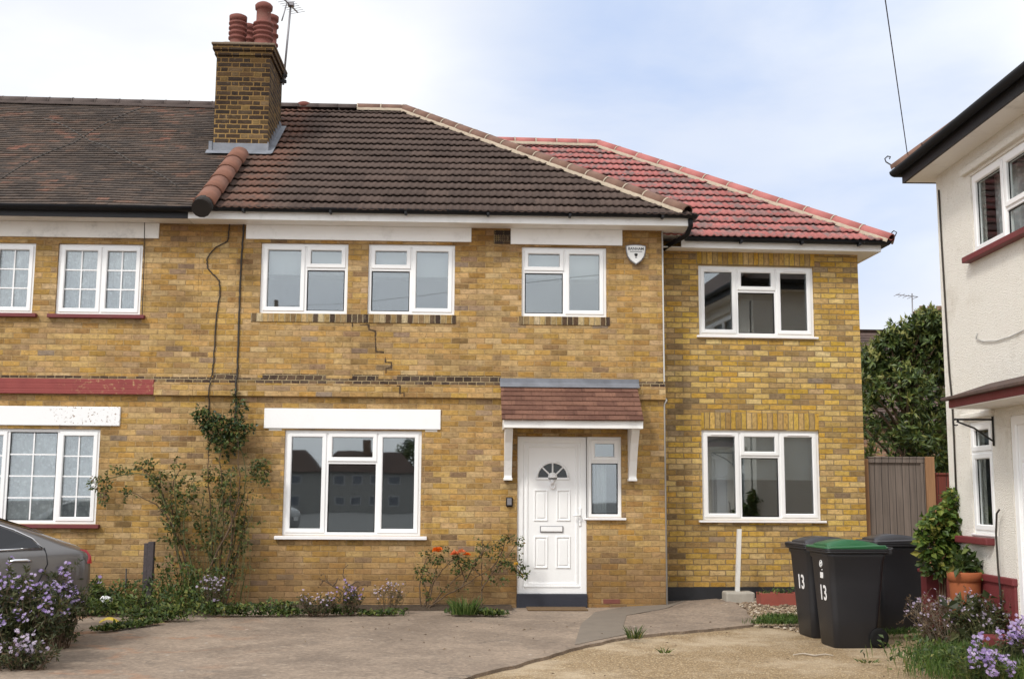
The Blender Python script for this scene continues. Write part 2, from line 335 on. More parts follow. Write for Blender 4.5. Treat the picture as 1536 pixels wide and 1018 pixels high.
def ground_mat(kind):
    m, nt, b = newmat(kind); k = N(nt); p = k.pos()
    if kind == 'aggregate':
        v = k.n('ShaderNodeTexVoronoi'); k.put(v.inputs['Vector'], p); v.inputs['Scale'].default_value = 62
        r = k.white(v.outputs['Position'])[0]
        c = k.ramp(r, [(0, (.11, .072, .036)), (.3, (.25, .165, .08)), (.6, (.36, .25, .13)), (.85, (.46, .34, .19)), (1, (.60, .49, .33))])
        c = k.mix(k.step(v.outputs['Distance'], .35, .62), c, (.235, .165, .09))
        worn = k.step(k.m('ADD', k.noise(p, .8, 5, .65), k.m('MULTIPLY', k.noise(p, 5, 5, .7), .35)), .62, .86)
        c = k.mix(k.m('MULTIPLY', worn, .7), c, (.47, .375, .26))
        dk = k.step(k.noise(p, 1.9, 6, .7), .56, .72); c = k.mix(k.m('MULTIPLY', dk, .45), c, (.13, .095, .055))
        far = k.step(k.sep(p)[1], -13, -16); c = k.mix(far, c, (.15, .15, .15))
        h = k.m('ADD', k.m('MULTIPLY', v.outputs['Distance'], -1), k.m('MULTIPLY', k.noise(p, 8, 4), .5)); k.put(b.inputs['Normal'], k.bump(h, .55, .012))
        b.inputs['Roughness'].default_value = .85
    elif kind == 'slab':
        n1 = k.noise(p, .9, 6, .65); n2 = k.noise(p, 4.5, 6, .7); n3 = k.noise(p, 90, 3, .7)
        c = k.mix(k.step(n1, .32, .7), (.172, .130, .097), (.278, .213, .158))
        c = k.mix(k.m('MULTIPLY', k.step(n2, .52, .75), .6), c, (.355, .285, .215))
        c = k.mix(k.m('MULTIPLY', k.step(k.noise(p, 2.3, 6, .75), .56, .72), .55), c, (.115, .096, .082))
        wv = k.n('ShaderNodeVectorMath', operation='ADD'); k.put(wv.inputs[0], p); k.put(wv.inputs[1], k.noise(p, 2.2, 4, .6, 0, 1)); ck = k.vor(wv.outputs[0], .42, 'DISTANCE_TO_EDGE')
        c = k.mix(k.m('MULTIPLY', k.step(ck, .010, .003), k.m('MULTIPLY', k.step(k.noise(p, .6, 3), .48, .6), .6)), c, (.06, .05, .042))
        ag = k.n('ShaderNodeTexVoronoi'); k.put(ag.inputs['Vector'], p); ag.inputs['Scale'].default_value = 38; agr = k.white(ag.outputs['Position'])[0]
        c = k.mix(.5, c, k.ramp(agr, [(0, .62), (.2, .9), (.8, 1.08), (1, 1.5)]), 'MULTIPLY')
        c = k.mix(.8, c, k.ramp(k.noise(p, 16, 5, .75), [(.3, .72), (.5, 1), (.7, 1.25)]), 'MULTIPLY')
        # rusty patches on the left of the drive
        x = k.sep(p)
        rl = k.m('MULTIPLY', k.step(k.noise(p, 2.1, 4, .6), .52, .68), k.step(x[0], -1.5, -3.5))
        c = k.mix(k.m('MULTIPLY', rl, .5), c, (.36, .16, .07))
        c = k.mix(k.m('MULTIPLY', k.step(n3, .60, .72), .55), c, (.42, .35, .27))
        c = k.mix(k.m('MULTIPLY', k.step(k.noise(p, 60, 3, .7), .62, .7), .5), c, (.075, .06, .05))
        sp = k.step(k.vor(p, 2.6), .07, .03); c = k.mix(k.m('MULTIPLY', sp, .65), c, (.5, .46, .41))
        k.put(b.inputs['Normal'], k.bump(k.m('ADD', k.m('MULTIPLY', n3, .5), k.noise(p, 12, 5, .7)), .5, .010))
        k.put(b.inputs['Roughness'], k.m('SUBTRACT', .92, k.m('MULTIPLY', k.step(n1, .5, .3), .25)))
    elif kind == 'patch':
        c = k.mix(k.noise(p, 5, 6, .7), (.125, .104, .083), (.225, .185, .145))
        k.put(b.inputs['Normal'], k.bump(k.noise(p, 60, 4, .7), .4, .006)); b.inputs['Roughness'].default_value = .85
    elif kind == 'soil':
        c = k.mix(k.noise(p, 20, 6, .75), (.025, .017, .011), (.10, .068, .042))
        k.put(b.inputs['Normal'], k.bump(k.noise(p, 35, 5, .7), .9, .03)); b.inputs['Roughness'].default_value = 1
    k.put(b.inputs['Base Color'], c); return m
for g_ in ('aggregate', 'slab', 'patch', 'soil'): M[g_] = ground_mat(g_)
def stone_mat():
    m, nt, b = newmat('pebble'); k = N(nt); c = k.ramp(k.sep(k.uv())[0], [(0, (.09, .06, .04)), (.4, (.22, .155, .10)), (.75, (.34, .265, .185)), (1, (.50, .44, .36))])
    k.put(b.inputs['Base Color'], c); b.inputs['Roughness'].default_value = .85; return m
M['pebble'] = stone_mat()
M['leaf_rose'] = leaf_mat('rose_leaf', [(0, (.028, .045, .012)), (.5, (.065, .092, .022)), (.8, (.13, .145, .035)), (.93, (.20, .18, .05)), (1, (.20, .085, .03))])
M['leaf_dark'] = leaf_mat('dark_glossy_leaf', [(0, (.014, .028, .010)), (.6, (.036, .062, .018)), (.9, (.085, .115, .030)), (1, (.15, .16, .045))], .35, .15)
M['leaf_tree'] = leaf_mat('tree_leaf', [(0, (.024, .042, .013)), (.5, (.068, .105, .028)), (.85, (.135, .175, .042)), (1, (.22, .225, .06))], .4, .15)
M['leaf_tip'] = leaf_mat('tree_lit_tip_leaf', [(0, (.16, .19, .045)), (1, (.32, .31, .10))], .5, .25)  # yellowish tip leaves, with light from above painted into their colour
M['leaf_weed'] = leaf_mat('weed_leaf', [(0, (.022, .040, .010)), (.5, (.060, .098, .020)), (.85, (.115, .155, .032)), (1, (.24, .22, .06))])
M['leaf_aster'] = leaf_mat('aster_leaf', [(0, (.022, .030, .012)), (.5, (.052, .065, .022)), (.85, (.095, .105, .038)), (1, (.16, .11, .06))])
M['leaf_vine'] = leaf_mat('vine_leaf', [(0, (.035, .068, .012)), (.5, (.085, .145, .022)), (.8, (.19, .23, .04)), (1, (.34, .31, .07))])
M['leaf_dry'] = leaf_mat('dry_leaf', [(0, (.05, .028, .016)), (.6, (.12, .075, .04)), (1, (.22, .16, .09))])
M['grass'] = leaf_mat('grass_blade', [(0, (.03, .065, .012)), (.6, (.075, .14, .026)), (1, (.17, .21, .06))])
M['aster'] = leaf_mat('aster_petal', [(0, (.26, .18, .42)), (.5, (.42, .30, .60)), (1, (.62, .52, .74))], .6, .3)
M['aster_pale'] = leaf_mat('pale_aster_petal', [(0, (.36, .27, .40)), (1, (.66, .58, .70))], .6, .3)
M['rose_orange'] = leaf_mat('orange_petal', [(0, (.75, .13, .01)), (1, (.88, .27, .03))], .5, .3)
M['rose_salmon'] = leaf_mat('salmon_petal', [(0, (.72, .17, .07)), (1, (.85, .33, .14))], .5, .3)
M['rose_yellow'] = leaf_mat('yellow_petal', [(0, (.75, .42, .04)), (1, (.85, .58, .1))], .5, .3)

# ------------------------------------------------------------------ mesh helpers
OFF = {}
class MB:
    def __init__(s): s.v = []; s.f = []; s.u = []; s.sm = []
    def face(s, idx, uv=None, smooth=False): s.f.append(tuple(idx)); s.u.append(uv); s.sm.append(smooth)
    def quad(s, a, b, c, d, uv=None):
        i = len(s.v); s.v += [Vector(a), Vector(b), Vector(c), Vector(d)]; s.face((i, i+1, i+2, i+3), uv)
    def poly(s, pts, uv=None):
        i = len(s.v); s.v += [Vector(p) for p in pts]; s.face(range(i, i+len(pts)), uv)
    def box(s, x0, x1, y0, y1, z0, z1, bev=0):
        if x0 > x1: x0, x1 = x1, x0
        if y0 > y1: y0, y1 = y1, y0
        if z0 > z1: z0, z1 = z1, z0
        if bev:
            e = min(bev, (x1-x0)*.45, (y1-y0)*.45, (z1-z0)*.45)
            bm = bmesh.new(); bmesh.ops.create_cube(bm, size=1)
            for w in bm.verts: w.co = Vector(((x0+x1)/2+w.co.x*(x1-x0), (y0+y1)/2+w.co.y*(y1-y0), (z0+z1)/2+w.co.z*(z1-z0)))
            bmesh.ops.bevel(bm, geom=bm.edges[:], offset=e, segments=2, affect='EDGES', profile=.5)
            s.bm(bm); return s
        i = len(s.v)
        s.v += [Vector(p) for p in ((x0,y0,z0),(x1,y0,z0),(x1,y1,z0),(x0,y1,z0),(x0,y0,z1),(x1,y0,z1),(x1,y1,z1),(x0,y1,z1))]
        for q in ((0,3,2,1),(4,5,6,7),(0,1,5,4),(1,2,6,5),(2,3,7,6),(3,0,4,7)): s.face([i+j for j in q])
        return s
    def bm(s, bm, smooth=False, free=True):
        i = len(s.v); bm.verts.index_update()
        s.v += [w.co.copy() for w in bm.verts]
        for f in bm.faces: s.face([i+w.index for w in f.verts], None, smooth)
        if free: bm.free()
    def tube(s, pts, rad, n=6, cap=True, smooth=True):
        pts = [Vector(p) for p in pts]
        if isinstance(rad, (int, float)): rad = [rad]*len(pts)
        i0 = len(s.v); ref = None
        for j, p in enumerate(pts):
            t = (pts[min(j+1, len(pts)-1)]-pts[max(j-1, 0)])
            t = t.normalized() if t.length > 1e-9 else Vector((0, 0, 1))
            if ref is None: ref = t.orthogonal().normalized()
            ref = (ref-t*ref.dot(t)); ref = ref.normalized() if ref.length > 1e-6 else t.orthogonal().normalized()
            b = t.cross(ref)
            for q in range(n):
                a = 2*pi*q/n; s.v.append(p+(ref*math.cos(a)+b*math.sin(a))*rad[j])
        for j in range(len(pts)-1):
            for q in range(n):
                a = i0+j*n+q; b2 = i0+j*n+(q+1) % n
                s.face((a, b2, b2+n, a+n), None, smooth)
        if cap:
            s.face([i0+q for q in reversed(range(n))]); e = i0+(len(pts)-1)*n; s.face([e+q for q in range(n)])
        return s
    def lathe(s, prof, c, n=20, sx=1, sy=1, axis='z', smooth=True, closed=False):
        i0 = len(s.v); c = Vector(c)
        for r, z in prof:
            for q in range(n):
                a = 2*pi*q/n; x, y = r*math.cos(a)*sx, r*math.sin(a)*sy
                s.v.append(c+(Vector((x, y, z)) if axis == 'z' else Vector((x, z, y)) if axis == 'y' else Vector((z, x, y))))
        for j in range(len(prof)-1):
            for q in range(n):
                a = i0+j*n+q; b = i0+j*n+(q+1) % n; s.face((a, b, b+n, a+n), None, smooth)
        s.face([i0+q for q in range(n)]); e = i0+(len(prof)-1)*n; s.face([e+q for q in range(n)])
        return s
    def ring(s, x0, x1, z0, z1, w, yf, yb, ch=.006):
        """rectangular mitred frame in an xz plane; yf front, yb back (front has smaller y)"""
        prof = [(0, yb), (0, yf+ch*.5), (ch*.5, yf), (w-ch, yf), (w, yf+ch), (w, yb)]
        i0 = len(s.v)
        for o, y in prof:
            s.v += [Vector((x0+o, y, z0+o)), Vector((x1-o, y, z0+o)), Vector((x1-o, y, z1-o)), Vector((x0+o, y, z1-o))]
        for j in range(len(prof)-1):
            for q in range(4):
                a = i0+j*4+q; b = i0+j*4+(q+1) % 4; s.face((a, b, b+4, a+4))
        return s
    def prism(s, pts, y0, y1):
        """outline pts (x,z) extruded along y"""
        n = len(pts); i = len(s.v)
        s.v += [Vector((x, y0, z)) for x, z in pts]+[Vector((x, y1, z)) for x, z in pts]
        s.face(range(i, i+n)); s.face(reversed(range(i+n, i+2*n)))
        for q in range(n): s.face((i+q, i+(q+1) % n, i+n+(q+1) % n, i+n+q))
        return s
    def leaf(s, p, d, nrm, L, w, rnd, fold=.15):
        d = d.normalized(); sd = d.cross(nrm)
        sd = sd.normalized() if sd.length > 1e-6 else d.orthogonal().normalized(); up = sd.cross(d)
        i = len(s.v)
        m = p+d*L*.45
        s.v += [p, m+sd*w*.5+up*fold*w, p+d*L-up*fold*L*.4, m-sd*w*.5+up*fold*w]
        uv = (rnd, .5); s.face((i, i+1, i+2), [uv]*3); s.face((i, i+2, i+3), [uv]*3)
    def mesh(s, name, off):
        me = bpy.data.meshes.new(name)
        me.from_pydata([v-off for v in s.v], [], s.f)
        uvl = me.uv_layers.new(name='uv').data
        li = 0; V = s.v
        for f, u in zip(s.f, s.u):
            n = len(f)
            if u is None:
                a, b, c = V[f[0]], V[f[1]], V[f[2]]; nn = (b-a).cross(c-a)
                if nn.length < 1e-12 and n > 3: nn = (V[f[2]]-V[f[1]]).cross(V[f[3]]-V[f[1]])
                ax, ay, az = abs(nn.x), abs(nn.y), abs(nn.z)
                for q, vi in enumerate(f):
                    p = V[vi]
                    uvl[li+q].uv = (p.x, p.y) if az >= ax and az >= ay else (p.x, p.z) if ay >= ax else (p.y, p.z)
            else:
                for q in range(n): uvl[li+q].uv = u[q]
            li += n
        me.polygons.foreach_set('use_smooth', s.sm)
        me.update(); return me
    def obj(s, name, mat, parent=None, local=False):
        off = Vector((0, 0, 0))
        if parent is not None and not local: off = OFF.get(parent.name, Vector((0, 0, 0)))
        me = s.mesh(name, off); me.materials.append(M[mat] if isinstance(mat, str) else mat)
        o = bpy.data.objects.new(name, me); COL.objects.link(o)
        if parent is not None: o.parent = parent; OFF[o.name] = off
        return o
def rnd(a, b): return R.uniform(a, b)
def rvec(): return Vector((R.gauss(0, 1), R.gauss(0, 1), R.gauss(0, 1))).normalized()
def tag(o, label, cat, group=None, kind=None):
    if label: o['label'] = label
    if cat: o['category'] = cat
    if group: o['group'] = group
    if kind: o['kind'] = kind
    return o
def thing(name, label, cat, loc=(0, 0, 0), rz=0, group=None):
    o = bpy.data.objects.new(name, None); COL.objects.link(o); o.location = loc; o.rotation_euler = (0, 0, rz)
    o.empty_display_size = .2; OFF[o.name] = Vector(loc)
    return tag(o, label, cat, group)
def solo(mb, name, mat, label, cat, loc, group=None):
    """a thing that is one mesh, its origin at its base"""
    loc = Vector(loc); me = mb.mesh(name, loc); me.materials.append(M[mat]); o = bpy.data.objects.new(name, me); COL.objects.link(o); o.location = loc
    return tag(o, label, cat, group)
def struct(mb, name, mat):
    o = mb.obj(name, mat); o['kind'] = 'structure'; return o
def text(s, size, mat, name, parent, mat4, ext=.001, sx=1.0):
    cu = bpy.data.curves.new('t', 'FONT'); cu.body = s; cu.size = size; cu.extrude = ext; cu.align_x = 'CENTER'; cu.align_y = 'CENTER'
    cu.offset = size*.02
    t = bpy.data.objects.new('t', cu); COL.objects.link(t); dg = bpy.context.evaluated_depsgraph_get(); dg.update()
    me = bpy.data.meshes.new_from_object(t.evaluated_get(dg)); bpy.data.objects.remove(t)
    me.transform(mat4 @ Matrix.Diagonal((sx, 1, 1, 1))); me.materials.clear(); me.materials.append(M[mat])
    o = bpy.data.objects.new(name, me); COL.objects.link(o); o.parent = parent; me.name = name
    return o

# ------------------------------------------------------------------ world and sun
SUN_EL, SUN_AZ = math.radians(46), math.radians(219)     # azimuth clockwise from +Y: behind the camera, to its left
wd = bpy.data.worlds.new('World'); S.world = wd; wd.use_nodes = True
k = N(wd.node_tree); bg = wd.node_tree.nodes['Background']
sky = k.n('ShaderNodeTexSky', sky_type='NISHITA'); sky.sun_disc = False; sky.sun_elevation = SUN_EL; sky.sun_rotation = SUN_AZ
sky.air_density = 1.0; sky.dust_density = 1.5
dirv = k.n('ShaderNodeTexCoord').outputs['Generated']
dz = k.sep(dirv)
flat = k.comb(k.m('MULTIPLY', dz[0], 1.0), k.m('MULTIPLY', dz[1], 1.0), k.m('MULTIPLY', dz[2], 2.6))
cn = k.noise(flat, 2.3, 7, .52, .25)
gap = k.n('ShaderNodeVectorMath', operation='DOT_PRODUCT'); k.put(gap.inputs[0], dirv)
gd = ray(1090, 150).normalized(); gap.inputs[1].default_value = gd
hole = k.step(gap.outputs[1], .962, .995)                 # thinner cloud in one part of the sky
cover = k.m('SUBTRACT', k.step(cn, .05, .38), k.m('MULTIPLY', hole, k.m('ADD', .46, k.m('MULTIPLY', k.step(cn, .64, .40), .60))), clamp=True)
cover = k.m('ADD', k.m('MULTIPLY', cover, .80), .17)
cshade = k.mix(k.step(k.noise(flat, 3.1, 5, .5), .35, .7), (9.4, 9.7, 10.3), (11.4, 11.5, 11.5))
skyc = k.mix(cover, k.mix(.75, sky.outputs[0], (6.3, 8.0, 11.6)), cshade)
# a cloud layer is brightest round the sun behind it
sd = Vector((math.sin(SUN_AZ)*math.cos(SUN_EL), math.cos(SUN_AZ)*math.cos(SUN_EL), math.sin(SUN_EL)))
sdot = k.n('ShaderNodeVectorMath', operation='DOT_PRODUCT'); k.put(sdot.inputs[0], dirv); sdot.inputs[1].default_value = sd
glow = k.m('ADD', 1.0, k.m('MULTIPLY', k.step(sdot.outputs[1], .0, 1.0), .65))
vm = k.n('ShaderNodeVectorMath', operation='SCALE'); k.put(vm.inputs[0], skyc); k.put(vm.inputs[3], glow)
k.put(bg.inputs[0], vm.outputs[0]); bg.inputs[1].default_value = .09
sl = bpy.data.lights.new('sun', 'SUN'); so = bpy.data.objects.new('sun', sl); COL.objects.link(so)
sl.energy = 2.0; sl.angle = math.radians(9); sl.color = (1, .95, .87)
so.rotation_euler = (-sd).to_track_quat('-Z', 'Y').to_euler(); so.location = (-4, -10, 20)
S.view_settings.view_transform = 'Standard'; S.view_settings.look = 'None'; S.view_settings.exposure = .12; S.view_settings.gamma = 1
# ------------------------------------------------------------------ ground
def ss(t): t = max(0, min(1, t)); return t*t*(3-2*t)
def gh(x, y):
    return .07 + .11*ss((x-1.5)/2.5)*ss((y+1.8)/1.8) - 1.0*ss((-24-y)/45) + .012*noise.noise((x*.5, y*.5, 0))
def rng(a, b, st):
    n = max(1, round((b-a)/st)); return [a+(b-a)*i/n for i in range(n)]
mb = MB()
xs = rng(-260, -40, 44)+rng(-40, -12, 7)+rng(-12, 10, .4)+rng(10, 40, 6)+rng(40, 261, 44)+[260]
ys = rng(-260, -80, 30)+rng(-80, -16, 4)+rng(-16, 4, .4)+rng(4, 40, 9)+rng(40, 401, 72)+[400]
for y in ys:
    for x in xs: mb.v.append(Vector((x, y, gh(x, y))))
nx = len(xs)
for j in range(len(ys)-1):
    for i in range(nx-1): a = j*nx+i; mb.face((a, a+1, a+nx+1, a+nx), None, True)
struct(mb, 'ground', 'aggregate')
def slab(mb, out, lift, thick, edge_wob=0):
    """outline of (x,y) laid on the ground as a thick sheet following it; filled by triangulation of a fine grid"""
    pts = [Vector((x, y, 0)) for x, y in out]
    bm = bmesh.new(); vs = [bm.verts.new(p) for p in pts]; bm.faces.new(vs)
    for ax in (0, 1):
        lo, hi = min(p[ax] for p in pts), max(p[ax] for p in pts)
        c = math.ceil(lo/.5)*.5
        while c < hi:
            n = Vector((1, 0, 0)) if ax == 0 else Vector((0, 1, 0))
            bmesh.ops.bisect_plane(bm, geom=bm.verts[:]+bm.edges[:]+bm.faces[:], plane_co=n*c, plane_no=n); c += .5
    bmesh.ops.recalc_face_normals(bm, faces=bm.faces[:])
    bd = [e for e in bm.edges if len(e.link_faces) == 1]
    for v in bm.verts: v.co.z = gh(v.co.x, v.co.y)+lift
    r = bmesh.ops.extrude_edge_only(bm, edges=bd)
    for g in r['geom']:
        if isinstance(g, bmesh.types.BMVert): g.co.z -= thick
    for f in bm.faces:
        if f.normal.z < -.5: f.normal_flip()
    mb.bm(bm)
cv = [G(*p)[:2] for p in ((690, 1018), (730, 1007), (770, 997), (815, 984), (860, 970), (900, 962), (940, 955), (1000, 949), (1060, 943), (1128, 936), (1133, 931), (1118, 921), (1095, 912), (1070, 906))]
cw = []
for i in range(len(cv)-1):       # broken, slightly ragged concrete edge
    for j in range(5):
        t = j/5; cw.append((cv[i][0]*(1-t)+cv[i+1][0]*t+rnd(-.018, .018), cv[i][1]*(1-t)+cv[i+1][1]*t+rnd(-.018, .018)))
drive = [(-.75, -7.2), (-.35, -6.1)]+cw+[(3.1, .35), (2.9, .45), (-12, .45), (-12, -13), (-3, -13), (-1.4, -9)]
mb = MB(); slab(mb, drive, .030, .06); struct(mb, 'driveway', 'slab')
pa = [G(*p)[:2] for p in ((862, 966), (872, 935), (893, 918), (960, 908), (1030, 908), (1000, 916), (940, 923), (935, 938), (945, 951), (905, 958))]
mb = MB(); slab(mb, [tuple(p) for p in pa], .035, .004); struct(mb, 'driveway_patch', 'patch')
# planting bed along the wall
mb = MB(); bx = rng(-12, .60, .12)+[.60]; edge = lambda x: -.36-.09*noise.noise((x*.9, 3, 0))-.75*ss((-3.2-x)/1.6)-.5*ss((-5-x)/1.0)
for x in bx:
    e = edge(x)
    for j in range(7):
        t = j/6; y = e*(1-t)+.05*t
        mb.v.append(Vector((x, y, gh(x, y)+.03+(.004 if j == 0 else .045+.03*noise.noise((x*4, y*4, 1))))))
for i in range(len(bx)-1):
    for j in range(6): a = i*7+j; mb.face((a, a+7, a+8, a+1), None, True)
struct(mb, 'soil_bed', 'soil')

# ------------------------------------------------------------------ building helpers
def wall(mb, x0, x1, z0, z1, ops, y=0.0, depth=.14):
    X = sorted({x0, x1, *[o[0] for o in ops], *[o[1] for o in ops]}); Z = sorted({z0, z1, *[o[2] for o in ops], *[o[3] for o in ops]})
    for i in range(len(X)-1):
        for j in range(len(Z)-1):
            cx, cz = (X[i]+X[i+1])/2, (Z[j]+Z[j+1])/2
            if any(o[0] < cx < o[1] and o[2] < cz < o[3] for o in ops): continue
            mb.quad((X[i], y, Z[j]), (X[i+1], y, Z[j]), (X[i+1], y, Z[j+1]), (X[i], y, Z[j+1]))
    for a, b, c, d in ops:
        p = y+depth
        mb.quad((a, y, c), (a, y, d), (a, p, d), (a, p, c)); mb.quad((b, y, c), (b, p, c), (b, p, d), (b, y, d))
        mb.quad((a, y, c), (a, p, c), (b, p, c), (b, y, c)); mb.quad((a, y, d), (b, y, d), (b, p, d), (a, p, d))
def room(root, x0, x1, y0, y1, z0, z1, local):
    mb = MB()
    mb.quad((x0, y1, z0), (x1, y1, z0), (x1, y1, z1), (x0, y1, z1)); mb.quad((x0, y0, z0), (x0, y1, z0), (x0, y1, z1), (x0, y0, z1))
    mb.quad((x1, y0, z0), (x1, y0, z1), (x1, y1, z1), (x1, y1, z0)); mb.quad((x0, y0, z0), (x1, y0, z0), (x1, y1, z0), (x0, y1, z0)); mb.quad((x0, y0, z1), (x0, y1, z1), (x1, y1, z1), (x1, y0, z1))
    return mb.obj('room', 'plaster', root, local)
def window(root, x0, x1, z0, z1, cells, yf=.035, local=False, sill=None, vents=False, bars=None, sillmat='upvc_sill', glass='glass'):
    """cells: (x0,x1,z0,z1,'s'ash or 'f'ixed). frame > sash, pane, sill"""
    mb = MB(); fw = .045
    mb.ring(x0, x1, z0, z1, fw, yf, yf+.07)
    for a, b, c, d, kd in cells:          # mullions / transoms on the shared edges
        if b < x1-.01: mb.box(b-.022, b+.022, yf+.004, yf+.068, c+(fw if c < z0+.01 else 0), d-(fw if d > z1-.01 else 0), .004)
        if c > z0+.01: mb.box(a+(fw if a < x0+.01 else .022), b-(fw if b > x1-.01 else .022), yf+.004, yf+.066, c-.022, c+.022, .004)
    fr = mb.obj('window', 'upvc', root, local)
    bm_ = MB()
    for a, b, c, d, kd in cells:
        ia, ib = a+(fw-.008 if a < x0+.01 else .012), b-(fw-.008 if b > x1-.01 else .012)
        ic, id_ = c+(fw-.008 if c < z0+.01 else .012), d-(fw-.008 if d > z1-.01 else .012)
        if kd == 's':
            s = MB(); s.ring(ia, ib, ic, id_, .056, yf-.012, yf+.05, .010); s.obj('sash', 'upvc', fr, local)
            if vents and (id_-ic) > .6: v = MB(); v.box(ia+.10, ib-.10, yf-.022, yf-.012, id_-.034, id_-.016, .004); v.obj('trickle_vent', 'upvc_sill', fr, local)
            o = .055
        else: o = .018
        g = MB(); g.quad((ia+o, yf+.026, ic+o), (ib-o, yf+.026, ic+o), (ib-o, yf+.026, id_-o), (ia+o, yf+.026, id_-o))
        i = len(g.v); g.quad((ia+o, yf+.046, ic+o), (ib-o, yf+.046, ic+o), (ib-o, yf+.046, id_-o), (ia+o, yf+.046, id_-o)); g.obj('pane', glass, fr, local)
        gk = MB(); gk.ring(ia+o-.004, ib-o+.004, ic+o-.004, id_-o+.004, .007, yf+.018, yf+.03, .001); gk.obj('gasket', 'black_plastic', fr, local)
        if bars:
            nxb, nzb = bars
            for q in range(1, nxb): xx = ia+o+(ib-ia-2*o)*q/nxb; bm_.box(xx-.009, xx+.009, yf+.014, yf+.024, ic+o, id_-o)
            for q in range(1, nzb): zz = ic+o+(id_-ic-2*o)*q/nzb; bm_.box(ia+o, ib-o, yf+.015, yf+.0235, zz-.009, zz+.009)
    if bars: bm_.obj('glazing_bars', 'upvc', fr, local)
    if sill:
        ex, pr, th = sill; s = MB(); s.box(x0-ex, x1+ex, -pr, yf+.03, z0-th-.002, z0-.002, .006); s.obj('sill', sillmat, fr, local)
    return fr
class Slope:
    def __init__(s, O, U, D, ang):     # O eave origin, U across, D horizontal up-slope direction
        s.O, s.U = Vector(O), Vector(U); D = Vector(D); s.S = D*math.cos(ang)+Vector((0, 0, math.sin(ang))); s.N = -D*math.sin(ang)+Vector((0, 0, math.cos(ang)))
    def p(s, u, v, h): return s.O+s.U*u+s.S*v+s.N*h
def pantiles(mb, sl, u0, u1, length, gauge=.30, wave=.10, amp=.015, th=.046, seg=6, cuts=(), uo=0, jit=.0035):
    bm = bmesh.new(); uvl = bm.loops.layers.uv.new('uv'); r = random.Random(3)
    nu = int(round((u1-u0)/wave*seg)); rows = int(math.ceil(length/gauge))
    for j in range(rows):
        s0, s1 = j*gauge, min((j+1)*gauge+.10, length)
        tj = {}
        L = []
        for i in range(nu+1):
            u = u0+i*wave/seg
            t = int(math.floor(u/.30)); q = tj.setdefault(t, (r.uniform(-jit, jit), r.uniform(-.006, .006)))
            ph = (u % wave)/wave; h = amp*max(0.0, math.cos((ph-.5)*2*pi)*.62+.38)**1.1
            sag = .006*noise.noise((u*.4, j*.35, 0))
            L.append((u, h+q[0]+sag, q[1]))
        a = [bm.verts.new(sl.p(u, s0+d, h+th-.013)) for u, h, d in L]
        b = [bm.verts.new(sl.p(u, s0+d+.003, h+th)) for u, h, d in L]
        c = [bm.verts.new(sl.p(u, s1, h*.9+.001)) for u, h, d in L]
        for i in range(nu):
            for lo, hi, v0, v1 in ((a, b, s0+.01, s0+.02), (b, c, s0+.02, s0+gauge-.01)):
                f = bm.faces.new((lo[i], lo[i+1], hi[i+1], hi[i])); f.smooth = (lo is b)
                um = (L[i][0]+L[i+1][0])/2; uu = [L[i][0], L[i+1][0], L[i+1][0], L[i][0]]
                base = math.floor(um/.30)*.30
                for lp, x, y in zip(f.loops, uu, (v0, v0, v1, v1)): lp[uvl].uv = (min(max(x, base+.001), base+.299), y)
    for co, no in cuts:
        bmesh.ops.bisect_plane(bm, geom=bm.verts[:]+bm.edges[:]+bm.faces[:], plane_co=co, plane_no=no, clear_outer=True)
    bm.verts.index_update(); i0 = len(mb.v); mb.v += [v.co.copy() for v in bm.verts]
    for f in bm.faces: mb.face([i0+v.index for v in f.verts], [lp[uvl].uv.copy() for lp in f.loops], f.smooth)
    bm.free()
def flat_tiles(mb, sl, u0, u1, length, gauge=.1, tw=.165, th=.012, jit=.004, seed=1, waver=.0):
    r = random.Random(seed); rows = int(length/gauge); nt = int(math.ceil((u1-u0)/tw))+1
    for j in range(rows):
        for i in range(nt):
            a = u0+(i-(.5 if j % 2 else 0))*tw; b = a+tw-.003; a, b = max(a, u0), min(b, u1)
            if b-a < .01: continue
            sg = lambda u: waver*noise.noise((u*.5, j*.08, 5))
            d, h1, h2 = r.uniform(-jit, jit), r.uniform(0, jit), r.uniform(0, jit)
            s0, s1 = j*gauge+d, (j+1)*gauge+.02
            ha, hb = sg(a), sg(b)
            P = [sl.p(a, s0, ha-.006), sl.p(b, s0, hb-.006), sl.p(a, s0, ha+th+h1), sl.p(b, s0, hb+th+h2), sl.p(a, s1, ha), sl.p(b, s1, hb)]
            m = (i-(.5 if j % 2 else 0))*tw+u0; cu, cv_ = m+tw*.5, (j+.5)*gauge
            uvq = [(cu-.06, cv_-.03), (cu+.06, cv_-.03), (cu+.06, cv_+.03), (cu-.06, cv_+.03)]
            k0 = len(mb.v); mb.v += P
            mb.face((k0, k0+1, k0+3, k0+2), uvq); mb.face((k0+2, k0+3, k0+5, k0+4), uvq)
            mb.face((k0+1, k0+5, k0+3), [uvq[0]]*3); mb.face((k0, k0+2, k0+4), [uvq[0]]*3)
